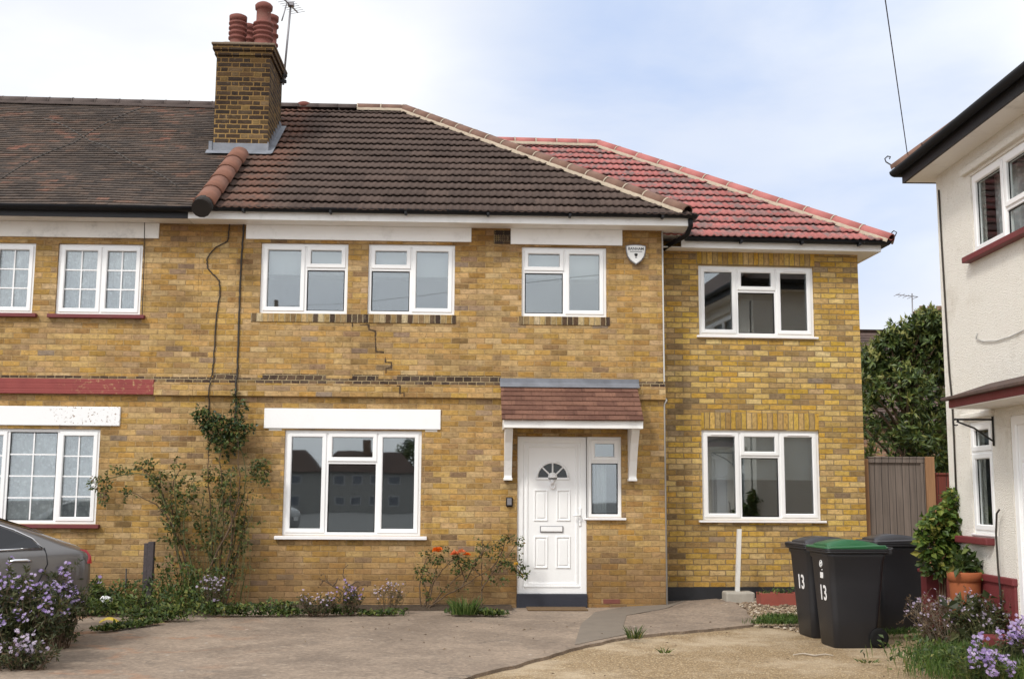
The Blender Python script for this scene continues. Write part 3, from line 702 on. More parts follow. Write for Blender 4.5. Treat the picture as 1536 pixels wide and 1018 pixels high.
def ridge_row(A, B, n, r, name, mat, root, mort=None, local=False, taper=.0, bed=True, lift=0, gap=.012, mname='mortar_bedding'):
    A, B = Vector(A), Vector(B); d = (B-A); L = d.length; d.normalize()
    side = d.cross(Vector((0, 0, 1))).normalized(); up = side.cross(d); mb, mo = MB(), MB(); q = 10
    for i in range(n):
        p0, p1 = A+d*(L*i/n), A+d*(L*(i+1)/n-gap)
        for rr, (a, b, inner) in ((0, (p0, p1, 0)),):
            i0 = len(mb.v); wob = rnd(-.006, .006)
            ra, rb = r*(1+taper), r
            for pt, rad in ((a, ra-.018), (a, ra), (b, rb), (b, rb-.018)):
                for t in range(q+1):
                    an = pi*t/q; mb.v.append(pt+side*(math.cos(an)*rad+wob)+up*(math.sin(an)*rad*.85+lift+rnd(-.001, .001)))
            for ring in range(3):
                for t in range(q): z = i0+ring*(q+1)+t; mb.face((z, z+1, z+q+2, z+q+1), None, ring == 1)
        if mort:     # joint
            c = p1+d*.006; i0 = len(mo.v)
            for s_ in (-.010, .010):
                for t in range(q+1): an = pi*t/q; mo.v.append(c+d*s_+side*math.cos(an)*(r+.005)+up*(math.sin(an)*(r*.85+.005)+lift))
            for t in range(q): mo.face((i0+t, i0+t+1, i0+t+q+2, i0+t+q+1))
    o = mb.obj(name, mat, root, local)
    if mort and bed:
        m = int(L/.05)
        for sg in (-1, 1):
            i0 = len(mo.v)
            for j in range(m+1):
                p = A+d*(L*j/m); w = rnd(.0, .035)
                mo.v += [p+side*sg*(r-.02)+up*(.012+lift), p+side*sg*(r+.002+w*.3)+up*(-.006+lift), p+side*sg*(r+.004+w*.3)+up*(-.05+lift)]
            for j in range(m):
                for t in (0, 1): z = i0+j*3+t; mo.face((z, z+1, z+4, z+3), None, True)
    if mort: mo.obj(mname, mort, root, local)
    return o
def gutter(mb, A, B, r=.058, n=8):
    A, B = Vector(A), Vector(B); d = (B-A).normalized(); s = d.cross(Vector((0, 0, 1))).normalized(); i0 = len(mb.v)
    for p in (A, B):
        for rr in (r, r-.006):
            for t in range(n+1): an = pi+pi*t/n; mb.v.append(p+s*math.cos(an)*rr+Vector((0, 0, math.sin(an)*rr)))
    m = n+1
    for t in range(n):
        mb.face((i0+t, i0+t+1, i0+2*m+t+1, i0+2*m+t), None, True); mb.face((i0+m+t, i0+3*m+t, i0+3*m+t+1, i0+m+t+1), None, True)
    for e in (0, 2): mb.face([i0+e*m+t for t in range(m)])
    for t in (0, n): mb.face((i0+t, i0+m+t, i0+3*m+t, i0+2*m+t))
def brackets(root, pts, local=False, along='x'):
    for x, y, z in pts:
        b = MB(); b.box(x-.018, x+.018, y-.068, y+.03, z-.075, z-.035, .006); b.obj('gutter_bracket', 'black_plastic', root, local)

# ------------------------------------------------------------------ the end-of-terrace house
XL, XR = -3.65, 2.66
house = thing('brick_house', 'yellow brick end-of-terrace house with brown tiled hipped roof, white canopied front door and cracked wall', 'house', (-.5, 0, .1))
W1 = (-2.825, -1.645, 3.985, 4.955); W2 = (-1.37, -.19, 3.99, 4.96); W3 = (.725, 1.89, 3.985, 4.95)
GW = (-2.425, -.605, 1.025, 2.415); DO = (.68, 1.61, .28, 2.355); SW = (1.632, 2.078, 1.28, 2.355)
mb = MB(); wall(mb, XL, XR, 0, 5.32, [W1, W2, W3, GW, (DO[0], DO[1], 0.0, 2.355), (1.61, SW[1], 1.28, 2.355)])
mb.quad((XR, 0, 0), (XR, 7.5, 0), (XR, 7.5, 5.3), (XR, 0, 5.3)); mb.quad((XR, 7.5, 0), (XL, 7.5, 0), (XL, 7.5, 5.3), (XR, 7.5, 5.3))
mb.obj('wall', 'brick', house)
room(house, XL+.1, XR-.1, .14, 4, .25, 2.62, False); room(house, XL+.1, XR-.1, .14, 4, 2.8, 5.2, False)
def cell2(w, mx, tz, left_tall):
    a, b, c, d = w
    return [(a, mx, c, d, 's'), (mx, b, tz, d, 's'), (mx, b, c, tz, 'f')] if left_tall else [(a, mx, tz, d, 's'), (a, mx, c, tz, 'f'), (mx, b, c, d, 's')]
def cell3(w, m1, m2, tz):
    a, b, c, d = w
    return [(a, m1, c, d, 's'), (m1, m2, tz, d, 's'), (m1, m2, c, tz, 'f'), (m2, b, c, d, 's')]
tzU = Q(620, 404).z
f = window(house, *W1, cell2(W1, -2.22, tzU, True)); tag(f, 'two-light casement window with tall left sash', None)
window(house, *W2, cell2(W2, -.785, tzU, False)); window(house, *W3, cell2(W3, 1.315, tzU, False))
tzG = Q(528, 693).z
f = window(house, *GW, cell3(GW, -1.862, -1.19, tzG), sill=(.09, .07, .045)); tag(f, 'wide three-light ground floor window', None)
f = window(house, *SW, [(SW[0], SW[1], Q(900, 692).z, SW[3], 's'), (SW[0], SW[1], SW[2], Q(900, 692).z, 'f')], yf=.03, sill=(.055, .06, .03)); tag(f, 'narrow side light beside the front door', None)
# lintels and boards
for a, b, c, d, nm in ((-3.035, .03, 5.0, 5.199, 'head_board'), (.57, 2.11, 4.98, 5.199, 'head_board')):
    m_ = MB(); m_.box(a, b, -.022, .04, c, d, .004); m_.obj(nm, 'white_board', house)
m_ = MB(); m_.box(-2.705, -.355, -.026, .03, 2.432, 2.70, .008); m_.obj('lintel', 'white_paint', house)
for a, b in ((-2.66, -2.44), (-.58, -.37)):
    m_ = MB(); m_.box(a+.02, b-.03, -.003, .02, 2.405, 2.431); m_.obj('paint_smear', 'white_board_old', house)
# brick-on-edge sills
for a, b in ((-2.93, -.17), (.69, 1.93)):
    m_ = MB(); m_.box(a, b, -.012, .03, 3.868, 3.983); 
    m_.u = [[(v.z-3.868+.005, v.x) for v in (m_.v[i] for i in f_)] for f_ in m_.f]; m_.obj('brick_sill', 'brick_sill', house)
# string course
m_ = MB(); m_.box(XL+.001, 2.675, -.068, .03, 2.86, 3.03); m_.obj('string_course', 'brick', house)
m_ = MB(); m_.box(XL+.001, 2.668, -.052, .03, 3.031, 3.103); m_.obj('header_course', 'brick_header', house)
m_ = MB()
for a, b in ((-3.4, -3.1), (-2.75, -1.9), (-1.55, -1.2), (-.95, .45)): m_.box(a, b, -.004, .02, 3.106, 3.166)
m_.obj('header_course', 'brick_header', house)
# the stepped settlement crack
def crackline(mb, pts, y):
    for (x0, y0), (x1, y1) in zip(pts, pts[1:]):
        a, b = Q(x0, y0, y), Q(x1, y1, y); n_ = max(2, int((b-a).length/.018))
        for q in range(n_):
            c, e = a.lerp(b, q/n_), a.lerp(b, (q+1)/n_); w = .007+abs(R.gauss(0, .007)); o = rnd(-.003, .003)
            mb.box(min(c.x, e.x)-w/2+o, max(c.x, e.x)+w/2+o, y-.0022-rnd(0, .0016), y+.01, min(c.z, e.z)-w/2+o, max(c.z, e.z)+w/2+o)
cr = [[(541, 487), (553, 487), (554, 494), (563, 496), (563, 508), (564, 527), (575, 528)], [(578, 536), (578, 543), (587, 543), (587, 551), (579, 552), (579, 559)], [(528, 482), (529, 490)]]
for c_ in cr: m_ = MB(); crackline(m_, c_, 0); m_.obj('crack', 'crack', house)
m_ = MB(); crackline(m_, [(596, 578), (600, 578), (600, 589), (606, 589), (606, 594)], -.068); m_.obj('crack', 'crack', house)
va, vz = Q(741, 350).x, Q(743, 366).z
m_ = MB(); m_.box(va, .565, -.004, .02, vz, vz+.19); av = m_.obj('air_vent', 'soot', house)
m_ = MB()
for i in range(9): xx = va+.004+i*(.565-va-.012)/8; m_.box(xx, xx+.007, -.010, -.0045, vz, vz+.19)
for i in range(8): zz = vz+.003+i*.025; m_.box(va, .565, -.0098, -.0047, zz, zz+.007)
m_.obj('vent_lattice', 'brick_header', av)
m_ = MB(); m_.box(Q(905, 912).x, Q(930, 912).x, -.006, .02, .16, .215); m_.obj('air_brick', 'clay_pot', house)
# eaves
ze = 5.2
m_ = MB(); m_.box(-3.75, 2.985, -.33, -.308, ze-.004, 5.335); m_.box(2.963, 2.985, -.308, 7.8, ze-.004, 5.335); m_.obj('fascia', 'white_board', house)
m_ = MB(); m_.box(-3.75, 2.962, -.307, -.002, ze, ze+.012); m_.box(XR+.002, 2.962, 0, 7.6, ze, ze+.012); m_.obj('soffit', 'white_board', house)
m_ = MB(); gutter(m_, (-3.66, -.395, 5.345), (3.06, -.395, 5.345)); gutter(m_, (3.045, -.40, 5.345), (3.045, 7.8, 5.345)); m_.obj('gutter', 'black_plastic', house)
brackets(house, [(x, -.395, 5.345) for x in (-3.0, -1.85, -.85, .25, 1.35, 2.6)])
m_ = MB(); m_.tube([(2.99, -.36, 5.29), (3.0, -.33, 5.20), (2.97, -.20, 5.10), (2.80, .30, 5.06), (2.74, .36, 5.02)], .034, 8); m_.obj('downpipe', 'black_plastic', house)
m_ = MB(); m_.tube([(XR+.005, -.012, 5.19), (XR+.008, -.012, 2.9), (XR+.03, -.06, 2.85), (XR+.008, -.012, 2.8), (XR+.012, -.012, .15)], .011, 6); m_.obj('conduit', 'cable_grey', house)
# roof
AN = math.atan(.6756); SL = 4.1/math.cos(AN)
fs = Slope((0, -.43, 5.36-.08*.6756-.012), (1, 0, 0), (0, 1, 0), AN)
m_ = MB(); pantiles(m_, fs, XL+.02, 3.1, (3.75+.43)/math.cos(AN), cuts=[((2.96, -.35, 0), (1, 1, 0))]); m_.obj('roof', 'tile_main', house)
hs_ = Slope((3.02, 0, 5.36-.08*.6756-.012), (0, 1, 0), (-1, 0, 0), AN)
m_ = MB(); pantiles(m_, hs_, -.42, 8.0, 4.18/math.cos(AN), seg=3, cuts=[((2.96, -.35, 0), (-1, -1, 0)), ((2.96, 7.85, 0), (-1, 1, 0))]); m_.obj('roof', 'tile_main', house)
m_ = MB(); m_.poly([(XL, 7.9, 5.33), (XL, 3.75, 8.13), (-1.1, 3.75, 8.13), (3.0, 7.9, 5.33)]); m_.obj('roof', 'tile_main', house)
ridge_row((2.95, -.36, 5.37), (-1.15, 3.75, 8.135), 17, .108, 'hip_tiles', 'ridge_brown', house, 'mortar', lift=.015)
ridge_row((-1.15, 3.75, 8.135), (-1.95, 3.75, 8.14), 2, .115, 'ridge_tiles', 'ridge_brown', house, 'mortar')
ridge_row((-1.95, 3.75, 8.13), (XL+.05, 3.75, 8.13), 5, .115, 'ridge_tiles', 'ridge_dark', house, gap=.002)
m_ = MB(); c_ = Q(456, 160, 3.72); m_.lathe([(.09, -.15), (.09, .0), (.125, .01), (.125, .075), (.08, .10), (.0, .105)], (c_.x, 3.75, c_.z-.02), 14); m_.obj('ridge_vent', 'clay_pot', house)
# row of half-round bonnet tiles over the party line
RP = Vector((0, -.35, 5.36)); RN = Vector((0, -math.sin(AN), math.cos(AN)))
def roofpt(x, y, lift=0):
    d = ray(x, y); o = RP+RN*lift; return CAM+d*((o-CAM).dot(RN)/d.dot(RN))
bA, bB = roofpt(303, 307, .10), roofpt(362, 231, .10); xm = (bA.x+bB.x)/2
bA = Vector((xm+(bA.x-xm)*.6, bA.y, bA.z)); bB = Vector((xm+(bB.x-xm)*.6, bB.y, bB.z))
ridge_row(bA, bB, 5, .135, 'bonnet_tiles', 'ridge_clay', house, None, taper=.10, lift=.0)
m_ = MB(); d_ = (bB-bA).normalized(); m_.tube([bA-d_*.14, bA+d_*.02], .128, 14); m_.obj('bonnet_end', 'soot', house)
# chimney
c0, c1 = roofpt(322, 229), roofpt(401, 234); CY = (c0.y+c1.y)/2; CX0, CX1 = Q(322, 160, CY).x, Q(403, 160, CY).x
CZ1 = Q(365, 66, CY).z; CB = Q(365, 262, CY).z; CD = 1.12
m_ = MB(); m_.box(CX0, CX1, CY, CY+CD, CB, CZ1-.19)
for dz0, dz1, pr in ((.19, .115, .028), (.115, .04, .055)): m_.box(CX0-pr, CX1+pr, CY-pr, CY+CD+pr, CZ1-dz0, CZ1-dz1-.0005)
stack = m_.obj('chimney_stack', 'brick_chim', house)
m_ = MB(); m_.box(CX0-.075, CX1+.075, CY-.075, CY+CD+.075, CZ1-.041, CZ1-.002, .012)
i0 = len(m_.v); m_.v += [Vector(p) for p in ((CX0-.03, CY-.03, CZ1-.003), (CX1+.03, CY-.03, CZ1-.003), (CX1+.03, CY+CD+.03, CZ1-.003), (CX0-.03, CY+CD+.03, CZ1-.003), (CX0+.1, CY+.1, CZ1+.07), (CX1-.1, CY+.1, CZ1+.07), (CX1-.1, CY+CD-.1, CZ1+.07), (CX0+.1, CY+CD-.1, CZ1+.07))]
for q_ in ((0, 1, 5, 4), (1, 2, 6, 5), (2, 3, 7, 6), (3, 0, 4, 7), (4, 5, 6, 7)): m_.face([i0+j for j in q_])
m_.obj('chimney_cap', 'cap', stack)
def pot(px, top, dy, r, tall=False):
    yy = CY+dy; zt = Q(px, top, yy).z; x = Q(px, 40, yy).x; zb = CZ1+.02; h = zt-zb; m_ = MB(); pr = [(r*.92, 0), (r*.92, .10)]
    body = h-.10 if not tall else h*.58
    nr = 4
    for i in range(nr):
        z = .12+(body-.14)*i/(nr-1)*.85; pr += [(r*.92, z), (r*1.12, z+.012), (r*1.12, z+.038), (r*.9, z+.05)]
    pr += [(r*.88, body)]
    if tall: pr += [(r*.80, body+.01), (r*.78, h-.10), (r*.95, h-.09), (r*.98, h-.03), (r*.80, h), (r*.5, h+.025), (.001, h+.03)]
    else: pr += [(r*1.08, body+.01), (r*1.1, h-.02), (r*.8, h), (r*.7, h), (r*.7, h-.07), (.001, h-.07)]
    m_.lathe(pr, (x, yy, zb), 22); o = m_.obj('chimney_pot', 'clay_pot', stack); return o
tag(pot(357, 24, .22, .125), 'squat ribbed pot', None); tag(pot(395, 7, .20, .140, True), 'tall capped pot', None); pot(373, 38, .85, .12); pot(405, 24, .85, .125)
# lead flashing round the stack
m_ = MB()
def rz(y): return 5.36+(y+.35)*.6756
ya = CY-.11
m_.poly([(CX0-.09, ya, rz(ya)+.055), (CX1+.08, ya, rz(ya)+.055), (CX1+.08, CY-.012, rz(CY)+.06), (CX0-.09, CY-.012, rz(CY)+.06)])
m_.box(CX0-.02, CX1+.02, CY-.014, CY-.001, rz(CY)-.05, rz(CY)+.17)
m_.box(CX0-.06, CX0-.01, CY-.03, CY+.02, rz(CY)-.05, rz(CY)+.19)
for i in range(7):
    y0 = CY+i*CD/7; m_.box(CX1+.002, CX1+.014, y0, y0+CD/7-.002, rz(y0)-.02, rz(y0)+.20)
m_.quad((CX1+.01, CY-.10, rz(CY-.10)+.062), (CX1+.095, CY-.10, rz(CY-.10)+.062), (CX1+.095, CY+CD, rz(CY+CD)+.062), (CX1+.01, CY+CD, rz(CY+CD)+.062)); m_.obj('lead_flashing', 'lead', stack)

# front door
yD = .03
dfm = MB(); dfm.ring(DO[0], DO[1], DO[2], DO[3]-.002, .085, yD, yD+.08, .01); dfm.box(DO[1]+.0005, SW[0]-.0005, .02, .09, 1.28, 2.353); fr = dfm.obj('door_frame', 'upvc', house)
mb = MB(); dx0, dx1, dz0, dz1 = DO[0]+.08, DO[1]-.08, DO[2]+.075, DO[3]-.08
mb.box(dx0, dx1, yD+.022, yD+.07, dz0, dz1)
mb.ring(dx0+.035, dx1-.035, dz0+.035, dz1-.035, .035, yD+.008, yD+.03, .010)
def dpx(x0, y0, x1, y1):
    a, b = Q(x0, y1, yD), Q(x1, y0, yD); return a.x, b.x, a.z, b.z
for q_ in ((801, 734, 822, 781), (835, 734, 856, 781), (801, 804, 822, 852), (834, 804, 856, 852)):
    a, b, c, d = dpx(*q_); mb.ring(a, b, c, d, .026, yD+.008, yD+.03, .012); mb.box(a+.04, b-.04, yD+.012, yD+.03, c+.04, d-.04, .012)
mb.box(dx0+.01, dx1-.01, yD-.008, yD+.03, dz0+.005, dz0+.035, .008)
door = mb.obj('front_door', 'upvc', house)
fc = Q(829, 716, yD); fR = (Q(851, 716, yD).x-Q(807, 716, yD).x)/2
mb = MB(); n_ = 20
mb.poly([(fc.x+math.cos(pi*i/n_)*fR, yD+.017, fc.z+math.sin(pi*i/n_)*fR*.98) for i in range(n_+1)][::-1]); mb.obj('fan_light', 'glass_dark', door)
mb = MB()
arc = lambda rr, a: (fc.x+math.cos(a)*rr, fc.z+math.sin(a)*rr*.98)
mb.tube([(arc(fR+.012, pi*i/n_)[0], yD+.014, arc(fR+.012, pi*i/n_)[1]) for i in range(n_+1)], .015, 6)
mb.box(fc.x-fR-.03, fc.x+fR+.03, yD+.002, yD+.022, fc.z-.028, fc.z+.002, .006)
for a in (pi*.25, pi*.5, pi*.75): mb.tube([(fc.x, yD+.013, fc.z), (arc(fR, a)[0], yD+.013, arc(fR, a)[1])], .012, 6)
mb.lathe([(.001, -.002), (.062, -.002), (.062, .012), (.001, .012)], (fc.x, yD+.004, fc.z+.01), 20, axis='y'); mb.obj('fan_tracery', 'upvc', door)
mb = MB(); kc = Q(829, 729, yD)
mb.tube([(kc.x+math.cos(t)*.032, yD-.004, kc.z+.01+math.sin(t)*.04) for t in [pi*2*i/16 for i in range(17)]], .009, 6, False)
mb.lathe([(.001, -.02), (.028, -.016), (.03, .02), (.001, .02)], (kc.x, yD, kc.z+.055), 14, axis='y'); mb.obj('knocker', 'upvc_sill', door)
a, b, c, d = dpx(810, 788.5, 845, 798); mb = MB(); mb.box(a, b, yD+.006, yD+.024, c, d, .005); lb = mb.obj('letterbox', 'metal_grey', door)
mb = MB(); mb.box(a+.012, b-.012, yD-.004, yD+.008, c+.012, d-.010, .005); mb.obj('letter_flap', 'upvc', lb)
mb = MB(); h_ = Q(870, 775, yD); mb.box(h_.x-.018, h_.x+.018, yD-.012, yD+.014, h_.z-.12, h_.z+.12, .008); mb.tube([(h_.x, yD-.01, h_.z+.02), (h_.x, yD-.05, h_.z+.02), (h_.x-.10, yD-.05, h_.z+.02)], .011, 8)
mb.lathe([(.001, -.022), (.010, -.02), (.012, .0), (.001, .0)], (h_.x, yD, h_.z-.06), 10, axis='y'); mb.obj('door_handle', 'upvc', door)
mb = MB(); mb.box(DO[0]-.004, DO[1]+.004, -.025, .14, .0, .279, .006); mb.obj('door_step', 'navy_step', house)
# porch canopy
pc = MB(); cx0, cx1 = .475, 2.285
pc.box(cx0, cx1, -.60, -.575, 2.435, 2.545, .004); pc.box(cx0, cx0+.022, -.574, -.001, 2.435, 2.54); pc.box(cx1-.022, cx1, -.574, -.001, 2.435, 2.54); pc.box(cx0+.023, cx1-.023, -.574, -.001, 2.46, 2.472)
pc.poly([(cx0+.002, -.58, 2.541), (cx0+.002, -.005, 2.541), (cx0+.002, -.005, 3.03)]); pc.poly([(cx1-.002, -.58, 2.541), (cx1-.002, -.005, 3.03), (cx1-.002, -.005, 2.541)])
canopy = pc.obj('porch_canopy', 'white_board', house)
pa_ = math.atan2(3.06-2.56, .60-.04); ps = Slope((0, -.645, 2.535), (1, 0, 0), (0, 1, 0), pa_)
m_ = MB(); flat_tiles(m_, ps, cx0-.03, cx1+.0, .80, .1, .27, .014, .002, 4); m_.obj('canopy_tiles', 'tile_porch', canopy)
m_ = MB(); m_.box(cx0-.04, cx1+.03, -.062, -.048, 3.05, 3.13); m_.poly([(cx0-.04, -.063, 3.075), (cx0-.04, -.155, 3.005), (cx1+.03, -.155, 3.005), (cx1+.03, -.063, 3.075)]); m_.obj('canopy_flashing', 'lead', canopy)
def prism_x(mb, pts, x0, x1):
    n = len(pts); i = len(mb.v); mb.v += [Vector((x0, y, z)) for y, z in pts]+[Vector((x1, y, z)) for y, z in pts]
    mb.face(range(i, i+n)); mb.face(reversed(range(i+n, i+2*n)))
    for q in range(n): mb.face((i+q, i+(q+1) % n, i+n+(q+1) % n, i+n+q))
for x in (.50, 2.165):
    m_ = MB(); prism_x(m_, [(-.001, 2.459), (-.42, 2.459), (-.42, 2.40), (-.30, 2.26), (-.17, 2.02), (-.10, 1.83), (-.10, 1.765), (-.001, 1.765)], x, x+.10)
    m_.box(x-.008, x+.108, -.115, -.0015, 1.765, 1.80, .004); m_.obj('canopy_bracket', 'white_board', canopy)

# ------------------------------------------------------------------ extension
EA = .0354; ext = thing('house_extension', 'two-storey side extension in brighter yellow brick with a red tiled hipped roof', 'extension', (2.35, .5, .1), EA)
EN = Vector((-math.sin(EA), math.cos(EA), 0)); EU = Vector((math.cos(EA), math.sin(EA), 0)); E0 = Vector((2.35, .5, 0)); EZ = Vector((0, 0, .1))
def QE(x, y, off=0.0):      # photo measurement -> (along wall, height above the extension's base)
    d = ray(x, y); p = CAM+d*((E0+EN*off-CAM).dot(EN)/d.dot(EN)); return (p-E0).dot(EU), p.z-.1
ex1 = QE(1290, 500)[0]; eH = 5.05-.1
EW1 = (QE(1048, 450)[0], QE(1221, 450)[0], QE(1130, 504)[1], QE(1130, 399)[1]); EW2 = (QE(1053, 700)[0], QE(1230, 700)[0], QE(1130, 780)[1], QE(1130, 645)[1])
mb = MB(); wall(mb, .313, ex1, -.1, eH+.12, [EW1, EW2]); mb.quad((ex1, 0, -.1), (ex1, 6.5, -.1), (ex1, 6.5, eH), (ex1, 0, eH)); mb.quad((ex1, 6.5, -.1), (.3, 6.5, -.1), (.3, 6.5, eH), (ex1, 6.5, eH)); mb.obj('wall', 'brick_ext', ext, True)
room(ext, .4, ex1-.1, .14, 3.8, .1, 2.55, True); room(ext, .4, ex1-.1, .14, 3.8, 2.75, 4.9, True)
f = window(ext, *EW1, cell3(EW1, QE(1106, 450)[0], QE(1165, 450)[0], QE(1130, 436)[1]), local=True, vents=True, sill=(.04, .04, .03)); tag(f, 'upper three-light window', None)
f = window(ext, *EW2, cell3(EW2, QE(1111, 700)[0], QE(1171, 700)[0], QE(1130, 684)[1]), local=True, vents=True, sill=(.06, .05, .03)); tag(f, 'lower three-light window', None)
def soldier(a, b, c, d):
    m_ = MB(); m_.box(a, b, -.003, .02, c, d); m_.u = [[(v.z-c+.003, v.x) for v in (m_.v[i] for i in f_)] for f_ in m_.f]; m_.obj('soldier_course', 'brick_soldier', ext, True)
soldier(EW1[0]-.03, EW1[1]+.02, EW1[3]+.012, eH-.0); soldier(EW2[0]-.0, EW2[1]+.0, EW2[3]+.012, EW2[3]+.25)
m_ = MB(); m_.box(.32, ex1+.004, -.012, .02, -.1, .235, .003); m_.obj('plinth', 'black_paint', ext, True)
fb = QE(1160, 374, -.27)[1]
m_ = MB(); m_.box(.62, ex1+.245, -.27, -.248, fb, fb+.13); m_.box(ex1+.223, ex1+.245, -.247, 6.7, fb, fb+.13); m_.obj('fascia', 'white_board', ext, True)
m_ = MB(); m_.box(.33, ex1+.222, -.247, -.002, fb+.004, fb+.016); m_.box(ex1+.002, ex1+.222, 0, 6.7, fb+.004, fb+.016); m_.obj('soffit', 'white_board', ext, True)
gz = fb+.135
m_ = MB(); gutter(m_, (.66, -.335, gz), (ex1+.33, -.335, gz)); gutter(m_, (ex1+.31, -.34, gz), (ex1+.31, 6.8, gz)); m_.obj('gutter', 'black_plastic', ext, True)
brackets(ext, [(x, -.335, gz) for x in (1.45, 2.32, 3.15)], True)
EAN = math.atan(.661); er = 3.25; eyE = -.39; exE = ex1+.37; ezE = gz-.025; rE = ezE+(er-eyE)*.661
es = Slope((0, eyE, ezE), (1, 0, 0), (0, 1, 0), EAN)
m_ = MB(); pantiles(m_, es, -1.6, exE+.1, (er-eyE)/math.cos(EAN), cuts=[((exE-.04, eyE+.04-.04, 0), (1, 1, 0))]); m_.obj('roof', 'tile_red', ext, True)
es2 = Slope((exE, 0, ezE), (0, 1, 0), (-1, 0, 0), EAN)
m_ = MB(); pantiles(m_, es2, eyE, er*2-eyE, (er-eyE)/math.cos(EAN), seg=3, cuts=[((exE-.04, eyE, 0), (-1, -1, 0)), ((exE-.04, 2*er-eyE, 0), (-1, 1, 0))]); m_.obj('roof', 'tile_red', ext, True)
m_ = MB(); m_.poly([(-3, 2*er-eyE, ezE), (-3, er, rE), (exE-(er-eyE), er, rE), (exE, 2*er-eyE, ezE)]); m_.obj('roof', 'tile_red', ext, True)
ridge_row((exE-.02, eyE+.02, ezE+.03), (exE-.02-(er-eyE), er, rE+.03), 12, .106, 'hip_tiles', 'ridge_red', ext, 'mortar', True, lift=.012)
ridge_row((exE-.02-(er-eyE), er, rE+.03), (-2.2, er, rE+.03), 6, .115, 'ridge_tiles', 'ridge_red', ext, 'mortar', True)
m_ = MB(); m_.tube([(exE-.02, eyE+.03, ezE+.05), (exE+.03, eyE-.01, ezE+.09), (exE+.05, eyE-.03, ezE+.14), (exE+.02, eyE, ezE+.17), (exE-.01, eyE+.01, ezE+.14)], .008, 6); m_.obj('hip_iron', 'iron', ext, True)

# ------------------------------------------------------------------ attached neighbour
nb = thing('terraced_house', 'attached yellow brick house at left with dark old plain-tiled roof and latticed windows', 'house', (-7, 0, .1))
NX0, NX1 = -11.5, XL-.002
N1 = (-6.95, -5.845, 3.94, 4.905); N2 = (-5.545, -4.415, 3.935, 4.905); NG = (-6.62, -4.855, 1.16, 2.405); N3 = (-9.6, -8.3, 3.94, 4.905)
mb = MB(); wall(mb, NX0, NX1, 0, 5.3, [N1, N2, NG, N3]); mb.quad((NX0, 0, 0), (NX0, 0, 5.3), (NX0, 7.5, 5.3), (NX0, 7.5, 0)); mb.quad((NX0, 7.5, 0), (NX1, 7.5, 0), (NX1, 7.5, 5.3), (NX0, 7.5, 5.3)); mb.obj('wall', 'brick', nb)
room(nb, NX0+.1, NX1-.1, .14, 4, .25, 2.62, False); room(nb, NX0+.1, NX1-.1, .14, 4, 2.8, 5.2, False)
for w_, mx in ((N1, -6.4), (N2, Q(151, 420).x), (N3, -8.95)):
    window(nb, *w_, [(w_[0], mx, w_[2], w_[3], 's'), (mx, w_[1], w_[2], w_[3], 's')], bars=(2, 3), sill=(.075, .075, .05), sillmat='red_paint')
f = window(nb, *NG, [(NG[0], -6.06, NG[2], NG[3], 's'), (-6.06, -5.40, NG[2], NG[3], 'f'), (-5.40, NG[1], NG[2], NG[3], 's')], bars=(2, 4), sill=(.06, .075, .05), sillmat='red_paint'); tag(f, 'ground floor window with lace net behind lattice bars', None)
m_ = MB(); m_.box(NX0, -4.205, -.03, .04, 4.985, 5.199, .005); m_.obj('head_board', 'white_board_old', nb)
m_ = MB(); m_.box(-7.0, -4.60, -.026, .03, 2.445, 2.70, .010); m_.obj('lintel', 'chipped', nb)
m_ = MB(); m_.box(NX0, -4.165, -.073, .03, 2.865, 3.065, .004); m_.obj('painted_band', 'redband', nb)
m_ = MB(); m_.box(-4.163, NX1, -.068, .03, 2.86, 3.03); m_.obj('string_course', 'brick', nb)
m_ = MB(); m_.box(-4.163, NX1, -.052, .03, 3.031, 3.103); m_.box(NX0, -4.165, -.012, .03, 3.067, 3.110); m_.obj('header_course', 'brick_header', nb)
m_ = MB(); m_.box(NX0, -3.755, -.32, -.3, 5.2, 5.34); m_.obj('fascia', 'black_paint', nb)
m_ = MB(); m_.box(NX0, -3.755, -.299, -.002, 5.2, 5.212); m_.obj('soffit', 'white_board_old', nb)
m_ = MB(); gutter(m_, (NX0, -.385, 5.335), (-3.672, -.385, 5.335), .066); m_.obj('gutter', 'black_plastic', nb)
NAN = math.atan(.683); ns = Slope((0, -.42, 5.29), (1, 0, 0), (0, 1, 0), NAN)
m_ = MB(); flat_tiles(m_, ns, NX0, XL+.015, (3.75+.42)/math.cos(NAN), .1, .165, .014, .006, 11, .03); m_.obj('roof', 'tile_old', nb)
m_ = MB(); m_.poly([(NX0, 7.9, 5.3), (NX0, 3.75, 8.12), (XL, 3.75, 8.12), (XL, 7.9, 5.3)]); m_.obj('roof', 'tile_old', nb)
ridge_row((XL, 3.75, 8.12), (NX0, 3.75, 8.17), 20, .12, 'ridge_tiles', 'ridge_dark', nb, 'ridge_dark', mname='ridge_bedding')

